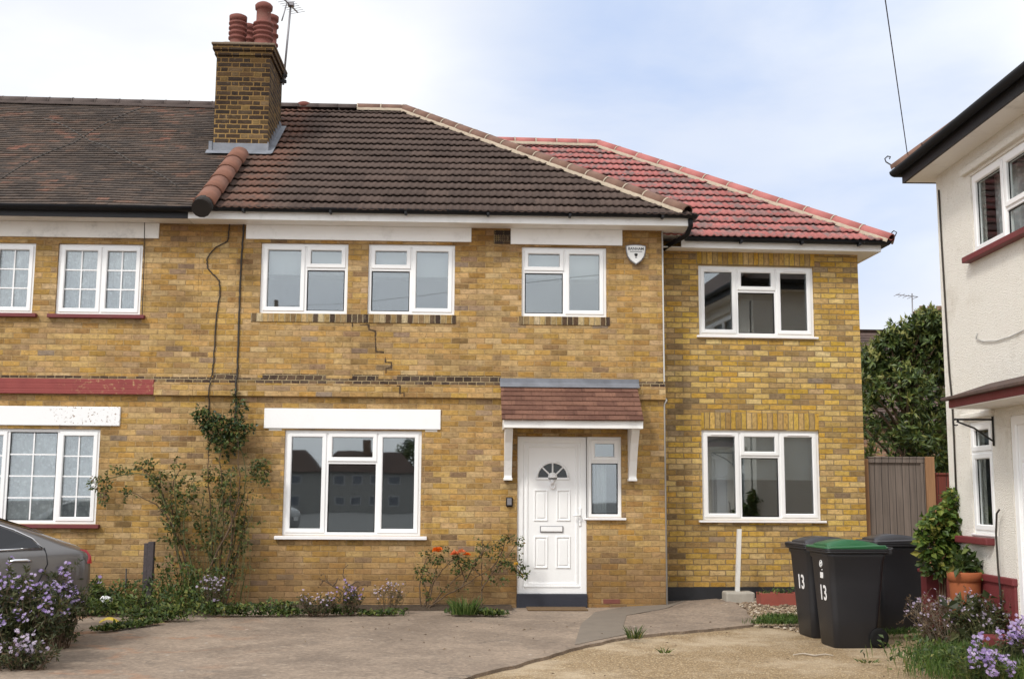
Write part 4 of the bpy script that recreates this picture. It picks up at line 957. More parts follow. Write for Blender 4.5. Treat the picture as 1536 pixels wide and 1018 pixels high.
# ------------------------------------------------------------------ house on the right
rh0 = Vector((5.27, -3.0, 0)); RHZ = -(pi/2+.03)
rh = thing('rendered_house', 'cream roughcast house at right with dark red plinth, sills and black gutter', 'house', (5.27, -3.0, .1), RHZ)
RX = Vector((math.cos(RHZ), math.sin(RHZ), 0)); RY = Vector((-math.sin(RHZ), math.cos(RHZ), 0))
def QR(x, y, off=0.0):
    d = ray(x, y); p = CAM+d*((rh0+RY*off-CAM).dot(RY)/d.dot(RY)); return (p-rh0).dot(RX), p.z-.1
RU = (QR(1457, 320)[0], 3.05, QR(1450, 392)[1]+.02, QR(1457, 263)[1]); RL = (QR(1456, 700)[0], QR(1490, 700)[0], QR(1462, 799)[1], QR(1456, 633)[1])
RD = (QR(1519, 720)[0], QR(1519, 720)[0]+.95, .22, 2.26)
mb = MB(); wall(mb, 0, 12.5, -.2, 5.09, [RU, RL, RD], depth=.16)
mb.quad((0, 0, -.2), (0, 0, 5.09), (0, 7, 5.09), (0, 7, -.2)); mb.quad((12.5, 0, -.2), (12.5, 7, -.2), (12.5, 7, 5.09), (12.5, 0, 5.09)); mb.quad((0, 7, -.2), (0, 7, 5.09), (12.5, 7, 5.09), (12.5, 7, -.2)); mb.obj('wall', 'render', rh, True)
room(rh, .1, 12.4, .16, 4, .1, 2.5, True); room(rh, .1, 12.4, .16, 4, 2.7, 5.0, True)
mq = QR(1504, 285)[0]
f = window(rh, *RU, cell3(RU, mq, mq+.62, QR(1520, 296)[1]-.06), yf=.02, local=True, glass='glass_side', sill=(.09, .09, .06), sillmat='red_paint'); tag(f, 'upper window with red sill', None)
tl = QR(1470, 678)[1]
f = window(rh, *RL, [(RL[0], RL[1], tl, RL[3], 's'), (RL[0], RL[1], RL[2], tl, 's')], yf=.015, local=True, glass='glass_side', sill=(.03, .02, .02)); tag(f, 'small ground floor window with net curtain', None)
m_ = MB(); m_.box(QR(1444, 805)[0], QR(1492, 805)[0], -.09, .02, QR(1465, 812)[1]-.02, QR(1465, 800)[1]-.03, .012); m_.obj('red_sill', 'red_paint', rh, True)
m_ = MB(); m_.box(RU[0]-.14, 3.3, -.05, .02, RU[3]+.03, RU[3]+.10, .012); m_.obj('drip_moulding', 'render', rh, True); m_ = MB(); m_.box(RL[0]-.12, RL[1]+.1, -.05, .02, RL[3]+.03, RL[3]+.09, .015); m_.obj('drip_moulding', 'render', rh, True)
pz = QR(1467, 858)[1]
m_ = MB(); m_.box(-.03, RD[0]-.02, -.03, .02, -.2, pz-.07); m_.box(-.045, RD[0]-.005, -.05, .02, pz-.069, pz, .01); m_.box(RD[0]-.05, RD[1]+.4, -.35, .02, -.2, .21, .015); m_.box(RD[1]+.02, 12.5, -.03, .02, -.2, pz-.02); m_.obj('plinth', 'red_paint', rh, True)
m_ = MB(); m_.ring(RD[0], RD[1], RD[2], RD[3], .09, .01, .10, .01); dfr = m_.obj('door_frame', 'upvc', rh, True)
m_ = MB(); m_.box(RD[0]+.085, RD[1]-.085, .035, .08, RD[2]+.08, RD[3]-.085); m_.ring(RD[0]+.15, RD[1]-.15, .95, 1.85, .04, .02, .045, .01); m_.ring(RD[0]+.15, RD[1]-.15, .40, .85, .04, .02, .045, .01); m_.obj('front_door', 'upvc', rh, True)
sz = QR(1405.5, 265)[1]
m_ = MB(); m_.box(-.22, 12.9, -.27, -.001, sz, sz+.012); m_.box(-.22, -.001, 0, 7.4, sz, sz+.012); m_.obj('soffit', 'white_board', rh, True)
m_ = MB(); m_.box(-.245, 12.9, -.295, -.271, sz-.006, sz+.13); m_.box(-.245, -.221, -.27, 7.4, sz-.006, sz+.13); m_.obj('fascia', 'black_paint', rh, True)
m_ = MB(); gutter(m_, (-.31, -.36, sz+.145), (12.9, -.36, sz+.145), .06); gutter(m_, (-.305, -.36, sz+.145), (-.305, 7.4, sz+.145), .06); m_.obj('gutter', 'black_plastic', rh, True)
ra = math.tan(math.radians(35)); h0 = sz+.16; e0 = -.33
m_ = MB(); yr, zr = 3.5, h0+(3.5-e0)*ra
m_.poly([(e0, e0, h0), (13, e0, h0), (13-3.83, yr, zr), (e0+3.83, yr, zr)]); m_.poly([(e0, e0, h0), (e0+3.83, yr, zr), (e0, 7.33, h0)]); m_.poly([(e0, 7.33, h0), (e0+3.83, yr, zr), (13-3.83, yr, zr), (13, 7.33, h0)]); m_.poly([(13, e0, h0), (13, 7.33, h0), (13-3.83, yr, zr)])
m_.poly([(e0, e0, h0-.03), (e0, 7.33, h0-.03), (13, 7.33, h0-.03), (13, e0, h0-.03)]); m_.obj('roof', 'tile_far', rh, True)
ridge_row((e0, e0, h0), (e0+3.83, yr, zr), 14, .115, 'hip_tiles', 'ridge_brown', rh, None, True)
m_ = MB(); q0 = Vector((e0, e0, h0+.05)); m_.tube([q0, q0+Vector((-.05, -.05, .05)), q0+Vector((-.085, -.085, .09)), q0+Vector((-.095, -.095, .13)), q0+Vector((-.07, -.07, .155)), q0+Vector((-.045, -.045, .14)), q0+Vector((-.055, -.055, .115))], .008, 6); m_.obj('hip_iron', 'iron', rh, True)
# canopy over the right house's door
ca = QR(1420, 604, -.45); cz = ca[1]
m_ = MB(); m_.box(ca[0]+.02, 5, -.44, -.0, cz-.055, cz+.035, .004); cpy = m_.obj('porch_canopy', 'red_paint', rh, True)
m_ = MB(); m_.poly([(ca[0]-.02, -.50, cz+.036), (5, -.50, cz+.036), (5, -.001, cz+.20), (ca[0]-.02, -.001, cz+.20)]); m_.poly([(ca[0]-.02, -.50, cz+.036), (ca[0]-.02, -.001, cz+.20), (ca[0]-.02, -.001, cz+.036)])
m_.box(ca[0]-.02, 5, -.505, -.44, cz+.018, cz+.05, .006); m_.obj('canopy_roof', 'tile_far', cpy, True)
m_ = MB(); m_.box(ca[0]+.04, 4.9, -.43, -.002, cz-.064, cz-.056); m_.obj('canopy_soffit', 'white_board_old', cpy, True)
# dwarf wall beside the corner of the right house
wl = MB(); a = G(1383, 912); wl.box(5.03, 5.25, -2.86, -2.70, .02, .76); wl.box(5.0, 5.25, -2.89, -2.67, .761, .80, .012); solo(wl, 'dwarf_wall', 'red_paint', 'low red painted wall behind the terracotta pot, under the climbing vine', 'wall', (4.95, -2.78, .05))
# ------------------------------------------------------------------ gate, fence, far house, tree
GYY = .78
def gx(px): return Q(px, 745, GYY).x
gt = thing('wooden_gate', 'weathered grey vertical-board side gate between two orange-brown posts', 'gate', (gx(1345), GYY, .1))
zt = Q(1345, 686, GYY).z
mb = MB(); mb.box(gx(1303), gx(1388), GYY, GYY+.025, .16, zt-.03); mb.obj('board_panel', 'gate_wood', gt)
mb = MB(); mb.box(gx(1303), gx(1388), GYY-.028, GYY-.001, zt-.075, zt-.012, .004); mb.box(gx(1382), gx(1388), GYY-.026, GYY-.001, .16, zt-.08, .004); mb.box(gx(1302), gx(1389), GYY-.035, GYY+.05, zt-.011, zt+.012, .004); mb.obj('gate_frame', 'gate_wood', gt)
for a, b, h in ((1294, 1302.5, zt-.02), (1388.5, 1402, zt+.015)):
    mb = MB(); mb.box(gx(a), gx(b), GYY-.05, GYY+.06, .05, h, .006); mb.obj('gate_post', 'post_wood', gt)
mb = MB(); ft = Q(1415, 712, GYY).z; mb.box(gx(1403), gx(1403)+1.8, GYY+.01, GYY+.035, .1, ft); mb.box(gx(1403), gx(1403)+1.8, GYY-.01, GYY+.05, ft, ft+.03, .004)
solo(mb, 'fence_panel', 'fence_wood', 'red-brown stained board fence panel right of the grey gate', 'fence', (gx(1403)+.9, GYY, .1))
FY = 21.0
fh = thing('distant_house', 'dark-roofed brick house far behind, showing between the tree and the extension', 'house', (Q(1340, 560, FY).x, FY+3, .1))
fx = Q(1340, 560, FY).x; fz = Q(1310, 494, FY+3.5).z; fe = Q(1310, 525, FY).z-2.2
mb = MB(); mb.box(fx-4, fx+6, FY+.4, FY+7, 0, fe); mb.obj('wall', 'brick_far', fh)
mb = MB(); fsl = Slope((0, FY, fe-.1), (1, 0, 0), (0, 1, 0), math.atan2(fz-fe, 3.5)); flat_tiles(mb, fsl, fx-4.3, fx+6.3, math.hypot(3.5, fz-fe), .15, .25, .02, .004, 3)
mb.poly([(fx-4.3, FY+7.2, fe-.1), (fx-4.3, FY+3.5, fz), (fx+6.3, FY+3.5, fz), (fx+6.3, FY+7.2, fe-.1)]); rf_ = mb.obj('roof', 'tile_far', fh)
a, b = Q(1381, 480, FY+3.2), Q(1411, 463, FY+3.2)
mb = MB(); mb.box(a.x+.05, b.x-.05, FY+3.1, FY+3.9, fz-.8, b.z-.15); mb.box(a.x, b.x, FY+3.05, FY+3.95, b.z-.15, b.z, .02)
for i in range(3): mb.lathe([(.11, 0), (.12, .02), (.10, .10), (.12, .14), (.08, .14)], (a.x+.2+i*.3, FY+3.5, b.z), 10)
mb.obj('chimney', 'brick_far', rf_)
mb = MB(); p0, p1 = Q(1369, 500, FY+3.4), Q(1368, 440, FY+3.4); mb.tube([p0-Vector((0, 0, 1)), p1], .022, 6)
for i in range(5): mb.box(p1.x-.55+i*.16, p1.x-.54+i*.16, p1.y-.3, p1.y+.3, p1.z-.06-i*.03, p1.z-.045-i*.03)
mb.tube([p1+Vector((-.58, 0, -.05)), p1+Vector((.2, 0, -.12))], .014, 5); solo(mb, 'distant_aerial', 'metal_grey', 'small television aerial on a thin pole beyond the tree', 'aerial', p0-Vector((0, 0, 1)))

def rosette(mb, p, d, n, L, w, c0=0, c1=1):
    for i in range(n):
        dd = (d*.45+rvec()).normalized(); dd.z -= .12; mb.leaf(p, dd, (d+rvec()*.5), L*rnd(.7, 1.2), w*rnd(.8, 1.2), rnd(c0, c1), .12)
TY = 7.2; tb = Q(1363, 700, TY)
tr = thing('evergreen_tree', 'bushy dark evergreen tree rising behind the side gate', 'tree', (tb.x, TY, 0))
tk, lv, lt = MB(), MB(), MB()
tk.tube([(tb.x, TY, -.05), (tb.x+.05, TY, .9), (tb.x-.05, TY+.05, 1.8), (tb.x+.05, TY, 3.0), (tb.x+.1, TY, 4.2)], [.14, .12, .10, .06, .02], 8)
ttop = Q(1385, 468, TY).z
blobs = []
for i in range(74):
    z = rnd(1.0, ttop-.45); f_ = (z-1.0)/(ttop-1.4); w = 1.75*(1-.72*max(0, f_-.45)/.55)
    a = rnd(0, 2*pi); rr = w*math.sqrt(rnd(.1, 1)); c = Vector((tb.x-.12+math.cos(a)*rr+.38*f_, TY+math.sin(a)*rr*.9, z)); r_ = rnd(.3, .5); c.z = min(c.z, ttop-.12-r_-1.15*max(0, tb.x-.12-c.x)+.25*(c.x < tb.x-1)); blobs.append((c, r_))
for dx, z in ((-.35, ttop-.62), (-.12, ttop-.42), (.22, ttop-.22), (.32, ttop-.12), (.60, ttop-.18), (.8, ttop-.4), (-.7, ttop-.95)): blobs.append((Vector((tb.x+dx, TY-.3+rnd(-.3, .3), z-.1)), .26))
for c, r_ in blobs:
    tk.tube([(tb.x, TY, max(.8, c.z-1.1)), (tb.x*.5+c.x*.5, TY*.5+c.y*.5, c.z-.45), c], [.045, .028, .010], 5)
    for q in range(int(17+r_*40)):
        d = rvec(); p = c+d*r_*rnd(.55, 1.05); rosette(lv, p, (d+Vector((0, 0, .5))).normalized(), 9, .16, .055)
    for q in range(5):
        d = rvec(); d.z = abs(d.z)*1.2+.3; d.normalize(); 
        if R.random() < .35+.6*max(0, (c.z-2.0)/2.6): rosette(lt, c+d*r_*1.02, d, 7, .14, .04)
tk.obj('trunk', 'bark', tr); lv.obj('crown', 'leaf_tree', tr); lt.obj('lit_tips', 'leaf_tip', tr)

# ------------------------------------------------------------------ wheelie bins
def rrect(x0, x1, y, rad, n=4):
    pts = []
    for cx, cy, a0 in ((x1-rad, y-rad, 0), (x0+rad, y-rad, pi/2), (x0+rad, -y+rad, pi), (x1-rad, -y+rad, 1.5*pi)):
        for i in range(n+1): a = a0+pi/2*i/n; pts.append((cx+math.cos(a)*rad, cy+math.sin(a)*rad))
    return pts
def loft(mb, secs, smooth=True, cap=True):
    i0 = len(mb.v); n = len(secs[0])
    for s_ in secs: mb.v += [Vector(p) for p in s_]
    for j in range(len(secs)-1):
        for q in range(n): a = i0+j*n+q; b = i0+j*n+(q+1) % n; mb.face((a, b, b+n, a+n), None, smooth)
    if cap: mb.face([i0+q for q in reversed(range(n))]); e = i0+(len(secs)-1)*n; mb.face([e+q for q in range(n)])
def make_bin(label, loc, rz, lid, number, extras, sc=1.0):
    t = thing('wheelie_bin', label, 'bin', loc, rz, 'wheelie bins on the forecourt'); t.scale = (sc,)*3
    mb = MB(); S_ = []
    for z, x0, x1, y, r_ in ((0, -.235, .19, .205, .05), (.012, -.25, .20, .215, .06), (.30, -.268, .225, .233, .06), (.62, -.288, .26, .252, .06), (.88, -.303, .285, .268, .06), (.905, -.318, .295, .280, .06), (.955, -.322, .298, .284, .06)):
        S_.append([(a, b, z) for a, b in rrect(x0, x1, y, r_)])
    loft(mb, S_); body = mb.obj('body', 'bin', t, True)
    mb = MB(); loft(mb, [[(a, b, z) for a, b in rrect(x0, x1, y, r_)] for z, x0, x1, y, r_ in ((.945, -.335, .31, .296, .05), (.950, -.350, .32, .305, .05), (.963, -.352, .32, .305, .05), (.966, -.346, .316, .301, .05), (.970, -.346, .316, .301, .05), (.973, -.354, .322, .307, .05), (.987, -.354, .322, .307, .05), (.99, -.345, .315, .30, .05))]); mb.obj('rim', 'bin', t, True)
    mb = MB(); loft(mb, [[(a, b, z+(.018 if -.2 < a < .28 else 0)) for a, b in rrect(x0, x1, y, r_)] for z, x0, x1, y, r_ in ((.991, -.358, .322, .308, .06), (1.004, -.355, .322, .306, .06), (1.010, -.34, .315, .295, .06))])
    # arched raised panel running front to back
    n = 12; i0 = len(mb.v)
    for i in range(n+1):
        x = -.30+.58*i/n; h = 1.016+.060*math.sin(pi*min(1, (i+.2)/n*.95+.03))**.8
        for y in (-.20, -.175, .175, .20): mb.v.append(Vector((x, y, h if abs(y) < .19 else 1.008)))
    for i in range(n):
        for q in range(3): a = i0+i*4+q; mb.face((a, a+4, a+5, a+1), None, True)
    mb.face([i0, i0+1, i0+2, i0+3])
    e = i0+n*4; mb.face([e+3, e+2, e+1, e])
    mb.obj('lid', lid, t, True)
    mb = MB(); mb.tube([(.31, -.24, .965), (.375, -.235, .985), (.385, -.2, .99), (.385, .2, .99), (.375, .235, .985), (.31, .24, .965)], .014, 8); mb.box(.28, .36, -.275, -.235, .93, .99, .01); mb.box(.28, .36, .235, .275, .93, .99, .01); mb.obj('handle', 'bin', t, True)
    for y in (-.232, .232):
        w = MB(); w.lathe([(.001, -.026), (.07, -.026), (.094, -.022), (.10, -.012), (.10, .012), (.094, .022), (.07, .026), (.001, .026)], (.205, y*.95, .10), 24, axis='y'); w.lathe([(.001, -.031), (.032, -.03), (.036, .03), (.001, .031)], (.205, y*.95, .10), 14, axis='y'); w.obj('wheel', 'tyre', t, True)
    w = MB(); w.tube([(.235, -.22, .10), (.235, .22, .10)], .011, 8); w.box(.13, .215, -.19, .19, .03, .19, .02); w.obj('axle_housing', 'bin', t, True)
    def front(z): return -.25-(z-.012)*.062
    def mat(z, y): 
        tilt = math.atan(.062); return Matrix.Translation((front(z)-.004, y, z)) @ Matrix(((0, -math.sin(tilt), -1, 0), (-1, 0, 0, 0), (0, math.cos(tilt), -math.sin(tilt), 0), (0, 0, 0, 1)))
    text('13', .21, 'white_ink', 'number', body, mat(number, -.02), .0008, .95)
    if extras:
        mk = MB(); z = number+.30; mk.tube([(front(z)-.003, -.02+math.cos(q)*.034, z+math.sin(q)*.034) for q in [i*pi/8 for i in range(17)]], .004, 5, False); mk.lathe([(.001, -.001), (.012, -.001), (.012, .001), (.001, .001)], (front(z)-.003, -.02, z), 18, axis='x')
        for i in range(3): mk.box(front(z)-.005, front(z)-.003, -.045, .005, z-.02+i*.016, z-.012+i*.016)
        z = number+.185; mk.box(front(z)-.005, front(z)-.002, -.055, .02, z-.03, z+.028); mk.box(front(z+.06)-.005, front(z+.06)-.002, -.05, -.03, z+.05, z+.06); mk.obj('sticker', 'white_ink', body, True)
    return t
def place(px, py, lx, ly, rz, z):
    g = G(px, py, z); c, s_ = math.cos(rz), math.sin(rz); x, y = g.x-(lx*c-ly*s_), g.y-(lx*s_+ly*c); return (x, y, gh(x, y)+.001)
make_bin('black wheelie bin with dark green lid and white 13, foremost of the three', place(1255, 970, -.235, -.205, .07, .08), .07, 'bin_lid_green', .53, True)
make_bin('black wheelie bin with black lid and white 13, left behind the green-lidded one', place(1221, 955, -.235, -.205, .10, .08), .10, 'bin_lid_black', .58, False)
make_bin('black wheelie bin with black lid and wheel showing, right behind the green-lidded one', place(1378, 946, .17, -.205, .03, .08), .03, 'bin_lid_black', .58, False)

# ------------------------------------------------------------------ parked car
cxr = Q(133, 860, -1.75).x
car = thing('parked_car', 'dark grey saloon car, only its rear half in view at the left edge', 'car', (-4.12, -3.0, gh(-4.4, -3.1)), math.radians(33))
st = [  # x, z bottom, z belt, half width, z top, half width of top
 (.0, .42, .80, .70, .84, .62), (-.03, .34, .90, .78, .955, .68), (-.12, .28, .95, .85, 1.005, .72), (-.26, .24, .965, .885, 1.05, .72), (-.42, .22, .97, .90, 1.11, .70), (-.74, .20, .965, .91, 1.225, .66),
 (-1.12, .20, .955, .915, 1.345, .63), (-1.6, .20, .945, .915, 1.425, .62), (-2.1, .20, .935, .915, 1.445, .62), (-2.6, .20, .925, .915, 1.40, .63), (-3.0, .20, .915, .91, 1.24, .66), (-3.35, .22, .905, .90, 1.02, .72), (-3.7, .24, .86, .88, .93, .74), (-4.1, .26, .78, .84, .85, .66), (-4.4, .32, .66, .74, .71, .5), (-4.5, .40, .55, .6, .58, .4)]
secs = []
for x, zb, zl, w, zt_, wt in st:
    half = [(0, zb), (w*.85, zb), (w*.97, zb+.12), (w, (zb+zl)*.52), (w*.985, zl-.05), (w*.95, zl), (wt+.04, zt_-.045), (wt*.85, zt_-.008), (0, zt_)]
    secs.append([(x, -y, z) for y, z in half]+[(x, y, z) for y, z in reversed(half[1:-1])])
mb = MB(); loft(mb, secs); bo = mb.obj('body', 'car_paint', car, True); md = bo.modifiers.new('s', 'SUBSURF'); md.levels = 2; md.render_levels = 2
def side(x, z, lift=.012):
    for a, b in zip(st, st[1:]):
        if b[0] <= x <= a[0]:
            t = (a[0]-x)/(a[0]-b[0]); L = [a[i]*(1-t)+b[i]*t for i in range(6)]; break
    _, zb, zl, w, zt_, wt = L
    if z > zl: u = min(1, (z-zl)/max(.01, zt_-.045-zl)); return -(w*.95*(1-u)+(wt+.04)*u)-lift
    if z > (zb+zl)*.52: u = (z-(zb+zl)*.52)/(zl-(zb+zl)*.52); return -(w*(1-u*u)+w*.95*u*u)-lift*.6
    return -w-lift*.6
def sidepoly(name, mat, pts, lift=.012, parent=None):
    for sg in (1, -1):
        m_ = MB(); m_.poly([(x, sg*side(x, z, lift), z) for x, z in pts]); m_.obj(name, mat, parent or bo, True)
sidepoly('side_window', 'car_glass', [(-.54, .992), (-.62, 1.07), (-.78, 1.145), (-.94, 1.205), (-.94, .98)])
sidepoly('side_window', 'car_glass', [(-.97, .98), (-.97, 1.215), (-1.25, 1.30), (-1.6, 1.35), (-1.85, 1.355), (-1.85, .96)])
sidepoly('side_window', 'car_glass', [(-1.9, .96), (-1.9, 1.355), (-2.35, 1.345), (-2.6, 1.28), (-2.95, .97)])
for sg in (1, -1):
    m_ = MB(); m_.tube([(x, sg*side(x, z, .014), z) for x, z in ((-2.95, .96), (-1.9, .95), (-.95, .97), (-.515, .982), (-.60, 1.075), (-.76, 1.155), (-.95, 1.222), (-1.25, 1.315), (-1.6, 1.365), (-1.9, 1.37))], .010, 6); m_.obj('window_trim', 'chrome', bo, True)
    m_ = MB(); m_.tube([(x, sg*side(x, z, .010), z) for x, z in ((-.50, .985), (-.48, .92), (-.47, .83), (-.53, .70), (-.61, .55))], .006, 5); m_.obj('door_seam', 'black_plastic', bo, True)
    m_ = MB(); m_.tube([(x, sg*(side(x, .86, .0)-.03), .865+d) for x, d in ((-.62, 0), (-.67, .008), (-.78, .008), (-.83, 0))], [.010, .018, .018, .010], 8); m_.obj('door_handle', 'chrome', bo, True)
    m_ = MB(); pts = [(-.02, .82), (-.025, .89), (-.07, .95), (-.15, .965), (-.11, .88), (-.07, .82)]
    m_.poly([(x, sg*(side(min(-.03, x), z, .012)), z) for x, z in pts]); m_.obj('tail_light', 'tail', bo, True)
    for x in (-.86, -3.62):
        m_ = MB(); m_.lathe([(.20, -.10), (.29, -.10), (.315, -.08), (.32, 0), (.315, .08), (.29, .10), (.20, .10)], (x, sg*.80, .315), 32, axis='y'); wl = m_.obj('wheel', 'tyre', car, True)
        m_ = MB(); m_.lathe([(.205, sg*.06), (.215, sg*.085), (.20, sg*.09), (.19, sg*.05)], (x, sg*.80, .315), 32, axis='y'); m_.lathe([(.001, sg*.07), (.055, sg*.075), (.06, sg*.04)], (x, sg*.80, .315), 16, axis='y')
        for i in range(9): a = 2*pi*i/9; m_.tube([(x+math.cos(a)*.04, sg*.868, .315+math.sin(a)*.04), (x+math.cos(a)*.20, sg*.872, .315+math.sin(a)*.20)], .014, 5)
        m_.obj('rim', 'alloy', wl, True)
        m_ = MB(); m_.tube([(x+math.cos(a)*.355, sg*(.905), .315+math.sin(a)*.355) for a in [pi*i/14 for i in range(15)]], .022, 6); m_.obj('wheel_arch', 'black_plastic', bo, True)
m_ = MB(); m_.poly([(-.44, -.56, 1.125), (-.44, .56, 1.125), (-1.1, .52, 1.352), (-1.1, -.52, 1.352)]); m_.obj('rear_window', 'car_glass', bo, True)
m_ = MB(); m_.box(-.03, .03, -.26, .26, .62, .74, .008); m_.obj('number_plate', 'white_board', bo, True)

def copy_tree(o, parent=None):
    c = o.copy(); COL.objects.link(c)
    if parent is not None: c.parent = parent
    for ch in list(o.children): copy_tree(ch, c)
    return c
for x, y, rz_, lab in ((-5.6, -23, .12, 'dark saloon parked across the street, mirrored low in the wide window'), (-11, -30, -.08, 'dark saloon parked further off, mirrored in the latticed ground floor window')):
    cc = copy_tree(car); cc.location = (x, y, gh(x, y)); cc.rotation_euler.z = rz_; cc['label'] = lab; cc['group'] = 'cars parked across the street'
# ------------------------------------------------------------------ small fixtures
ab = Q(954, 381, -.06)
al = thing('alarm_box', 'white shield-shaped burglar alarm box high on the wall by the corner', 'alarm box', (ab.x, 0, ab.z-.13))
sh = [(-.135, .115), (-.07, .128), (0, .132), (.07, .128), (.135, .115), (.132, .04), (.115, -.03), (.075, -.09), (0, -.145), (-.075, -.09), (-.115, -.03), (-.132, .04)]
mb = MB(); mb.prism([(ab.x+x*.98, ab.z+z*.98) for x, z in sh], -.045, -.001); mb.prism([(ab.x+x*.9, ab.z+z*.9) for x, z in sh], -.062, -.0455); cv_ = mb.obj('cover', 'alarm', al)
def rim_tube(mb, s_, y, r_): mb.tube([(ab.x+x*s_, y, ab.z+z*s_) for x, z in sh+sh[:1]], r_, 6, False)
mb = MB(); rim_tube(mb, 1.0, -.044, .007); mb.obj('edge_trim', 'metal_grey', cv_)
MT = lambda x, y, z: Matrix.Translation((x, y, z)) @ Matrix(((1, 0, 0, 0), (0, 0, -1, 0), (0, 1, 0, 0), (0, 0, 0, 1)))
OFFA = OFF['alarm_box']
tx = text('BANHAM', .052, 'black_ink', 'lettering', cv_, MT(ab.x-OFFA.x, -.0635-OFFA.y, ab.z+.072-OFFA.z), .0006)
mb = MB(); mb.box(ab.x-.085, ab.x+.085, -.0640, -.0615, ab.z+.030, ab.z+.037); mb.lathe([(.001, -.001), (.022, -.001), (.022, .001), (.001, .001)], (ab.x, -.063, ab.z-.012), 12, axis='y')
mb.box(ab.x-.024, ab.x+.024, -.0645, -.0615, ab.z-.004, ab.z+.004); mb.box(ab.x-.014, ab.x+.014, -.0640, -.0615, ab.z-.055, ab.z-.042); mb.obj('emblem', 'black_ink', cv_)
kx = Q(764, 752)
ks = thing('key_safe', 'small grey and black key safe on the brick left of the front door', 'key safe', (kx.x, 0, kx.z-.07))
mb = MB(); mb.box(kx.x-.045, kx.x+.045, -.045, -.001, kx.z-.068, kx.z+.060, .014); kb = mb.obj('body', 'black_plastic', ks)
mb = MB(); mb.box(kx.x-.030, kx.x+.030, -.053, -.0455, kx.z-.045, kx.z+.045, .006); mb.obj('cover', 'metal_grey', kb)
mb = MB(); g0 = .105
mb.box(.80, 1.58, -.44, -.06, gh(1.2, -.2)+.031, gh(1.2, -.2)+.048, .005); solo(mb, 'doormat', 'mat', 'flat brown doormat in front of the white door', 'doormat', (1.19, -.25, gh(1.2, -.2)+.031))
# television aerial on the chimney
ay = CY+CD*.86; pa0, pa1 = Q(425, 122, ay), Q(436.5, 4, ay)
ar = thing('tv_aerial', 'thin television aerial mast clamped to the chimney', 'aerial', pa0)
mb = MB(); mb.tube([pa0-Vector((0, 0, .06)), pa1], .017, 8); mb.obj('mast', 'metal_grey', ar)
mb = MB(); mb.box(CX1-.02, pa0.x+.05, ay-.03, ay+.03, pa0.z-.03, pa0.z+.02, .006); mb.box(CX1-.0, pa0.x+.06, ay-.02, ay+.02, pa0.z+.07, pa0.z+.11, .006); mb.obj('wall_bracket', 'iron', ar)
mb = MB(); mb.tube([pa1+Vector((-.10, -.35, -.06)), pa1+Vector((.06, .35, -.02))], .012, 6)
for i in range(9): c = pa1+Vector((-.10+i*.02, -.35+.0875*i, -.06+.005*i)); mb.tube([c+Vector((-.13, .06, 0)), c+Vector((.13, -.06, 0))], .004, 5)
mb.box(pa1.x-.05, pa1.x+.05, pa1.y-.05, pa1.y+.05, pa1.z-.07, pa1.z+.0, .01); mb.tube([pa1+Vector((-.07, 0, -.02)), pa1+Vector((-.11, 0, -.2)), pa1+Vector((-.14, 0, -.32))], .012, 6); mb.obj('yagi_head', 'metal_grey', ar)
# cables
def cable(pts, r_, label, mat='cable', name='cable', cat='cable'):
    mb = MB(); mb.tube(pts, r_, 6); return solo(mb, name, mat, label, cat, min((Vector(p) for p in pts), key=lambda p: p.z))
def wallpts(px, y=-.014, sub=6, jit=.004):
    P = [Q(a, b, y) for a, b in px]; out = []
    for a, b in zip(P, P[1:]):
        for j in range(sub): out.append(a.lerp(b, j/sub)+Vector((rnd(-jit, jit), rnd(-.003, .003), 0)))
    return out+[P[-1]]
def over(pts):     # carry the run over the projecting courses
    o = []
    for p in pts:
        q = Vector(p)
        if 2.84 < q.z < 3.12: q.y -= .07
        o.append(q)
    return o
cable(over(wallpts([(366, 326), (365, 345), (360, 430), (357, 520), (355, 590), (352, 640)], sub=16)), .013, 'straight dark cable running down the wall left of the first white window')
cable(over(wallpts([(345, 335), (341, 362), (322, 372), (310.6, 387), (311, 402), (329, 421), (330, 440), (324, 480), (320, 545), (318, 562), (315, 590), (313, 625)], sub=8, jit=.006)), .0085, 'thin wavy bare cable curling down the wall between the two houses')
cable(wallpts([(217, 327), (216, 400), (213, 478)], -.03, 6, .001), .006, 'short thin cable down the right edge of the latticed upper window')
def roofw(px, lift): 
    P = [roofpt(a, b, lift) for a, b in px]; o = []
    for a, b in zip(P, P[1:]):
        for j in range(8): o.append(a.lerp(b, j/8)+RN*.05*math.sin(pi*j/8))
    return o+[P[-1]]
cable(roofw([(2, 268), (110, 215), (215, 161)], .08), .008, 'dark wire lying up the old roof from lower left to the ridge')
cable(roofw([(66, 178), (135, 212), (200, 245), (268, 281)], .09), .008, 'dark wire slanting down the old roof towards the half-round tiles')
hw = Vector((5.0, -2.65, 5.42)); d1 = ray(1328, 0); w1 = CAM+d1*((-6.0-CAM.y)/d1.y); hw = CAM+ray(1362, 238)*((-2.7-CAM.y)/ray(1362, 238).y); dw = w1-hw
endp = hw+dw*9
cable([hw+dw*(t/14*9)+Vector((0, 0, -.18*math.sin(pi*t/14)*(t/14))) for t in range(15)], .0055, 'overhead wire rising from the right house eaves to the top of the sky', name='overhead_wire', cat='wire')
pb = MB(); pb.tube([(endp.x, endp.y, gh(endp.x, endp.y)-.1), (endp.x, endp.y, endp.z+.3)], [.13, .09], 10); solo(pb, 'telegraph_pole', 'bark_grey', 'wooden telegraph pole in the street, seen only mirrored in window glass', 'pole', (endp.x, endp.y, gh(endp.x, endp.y)))
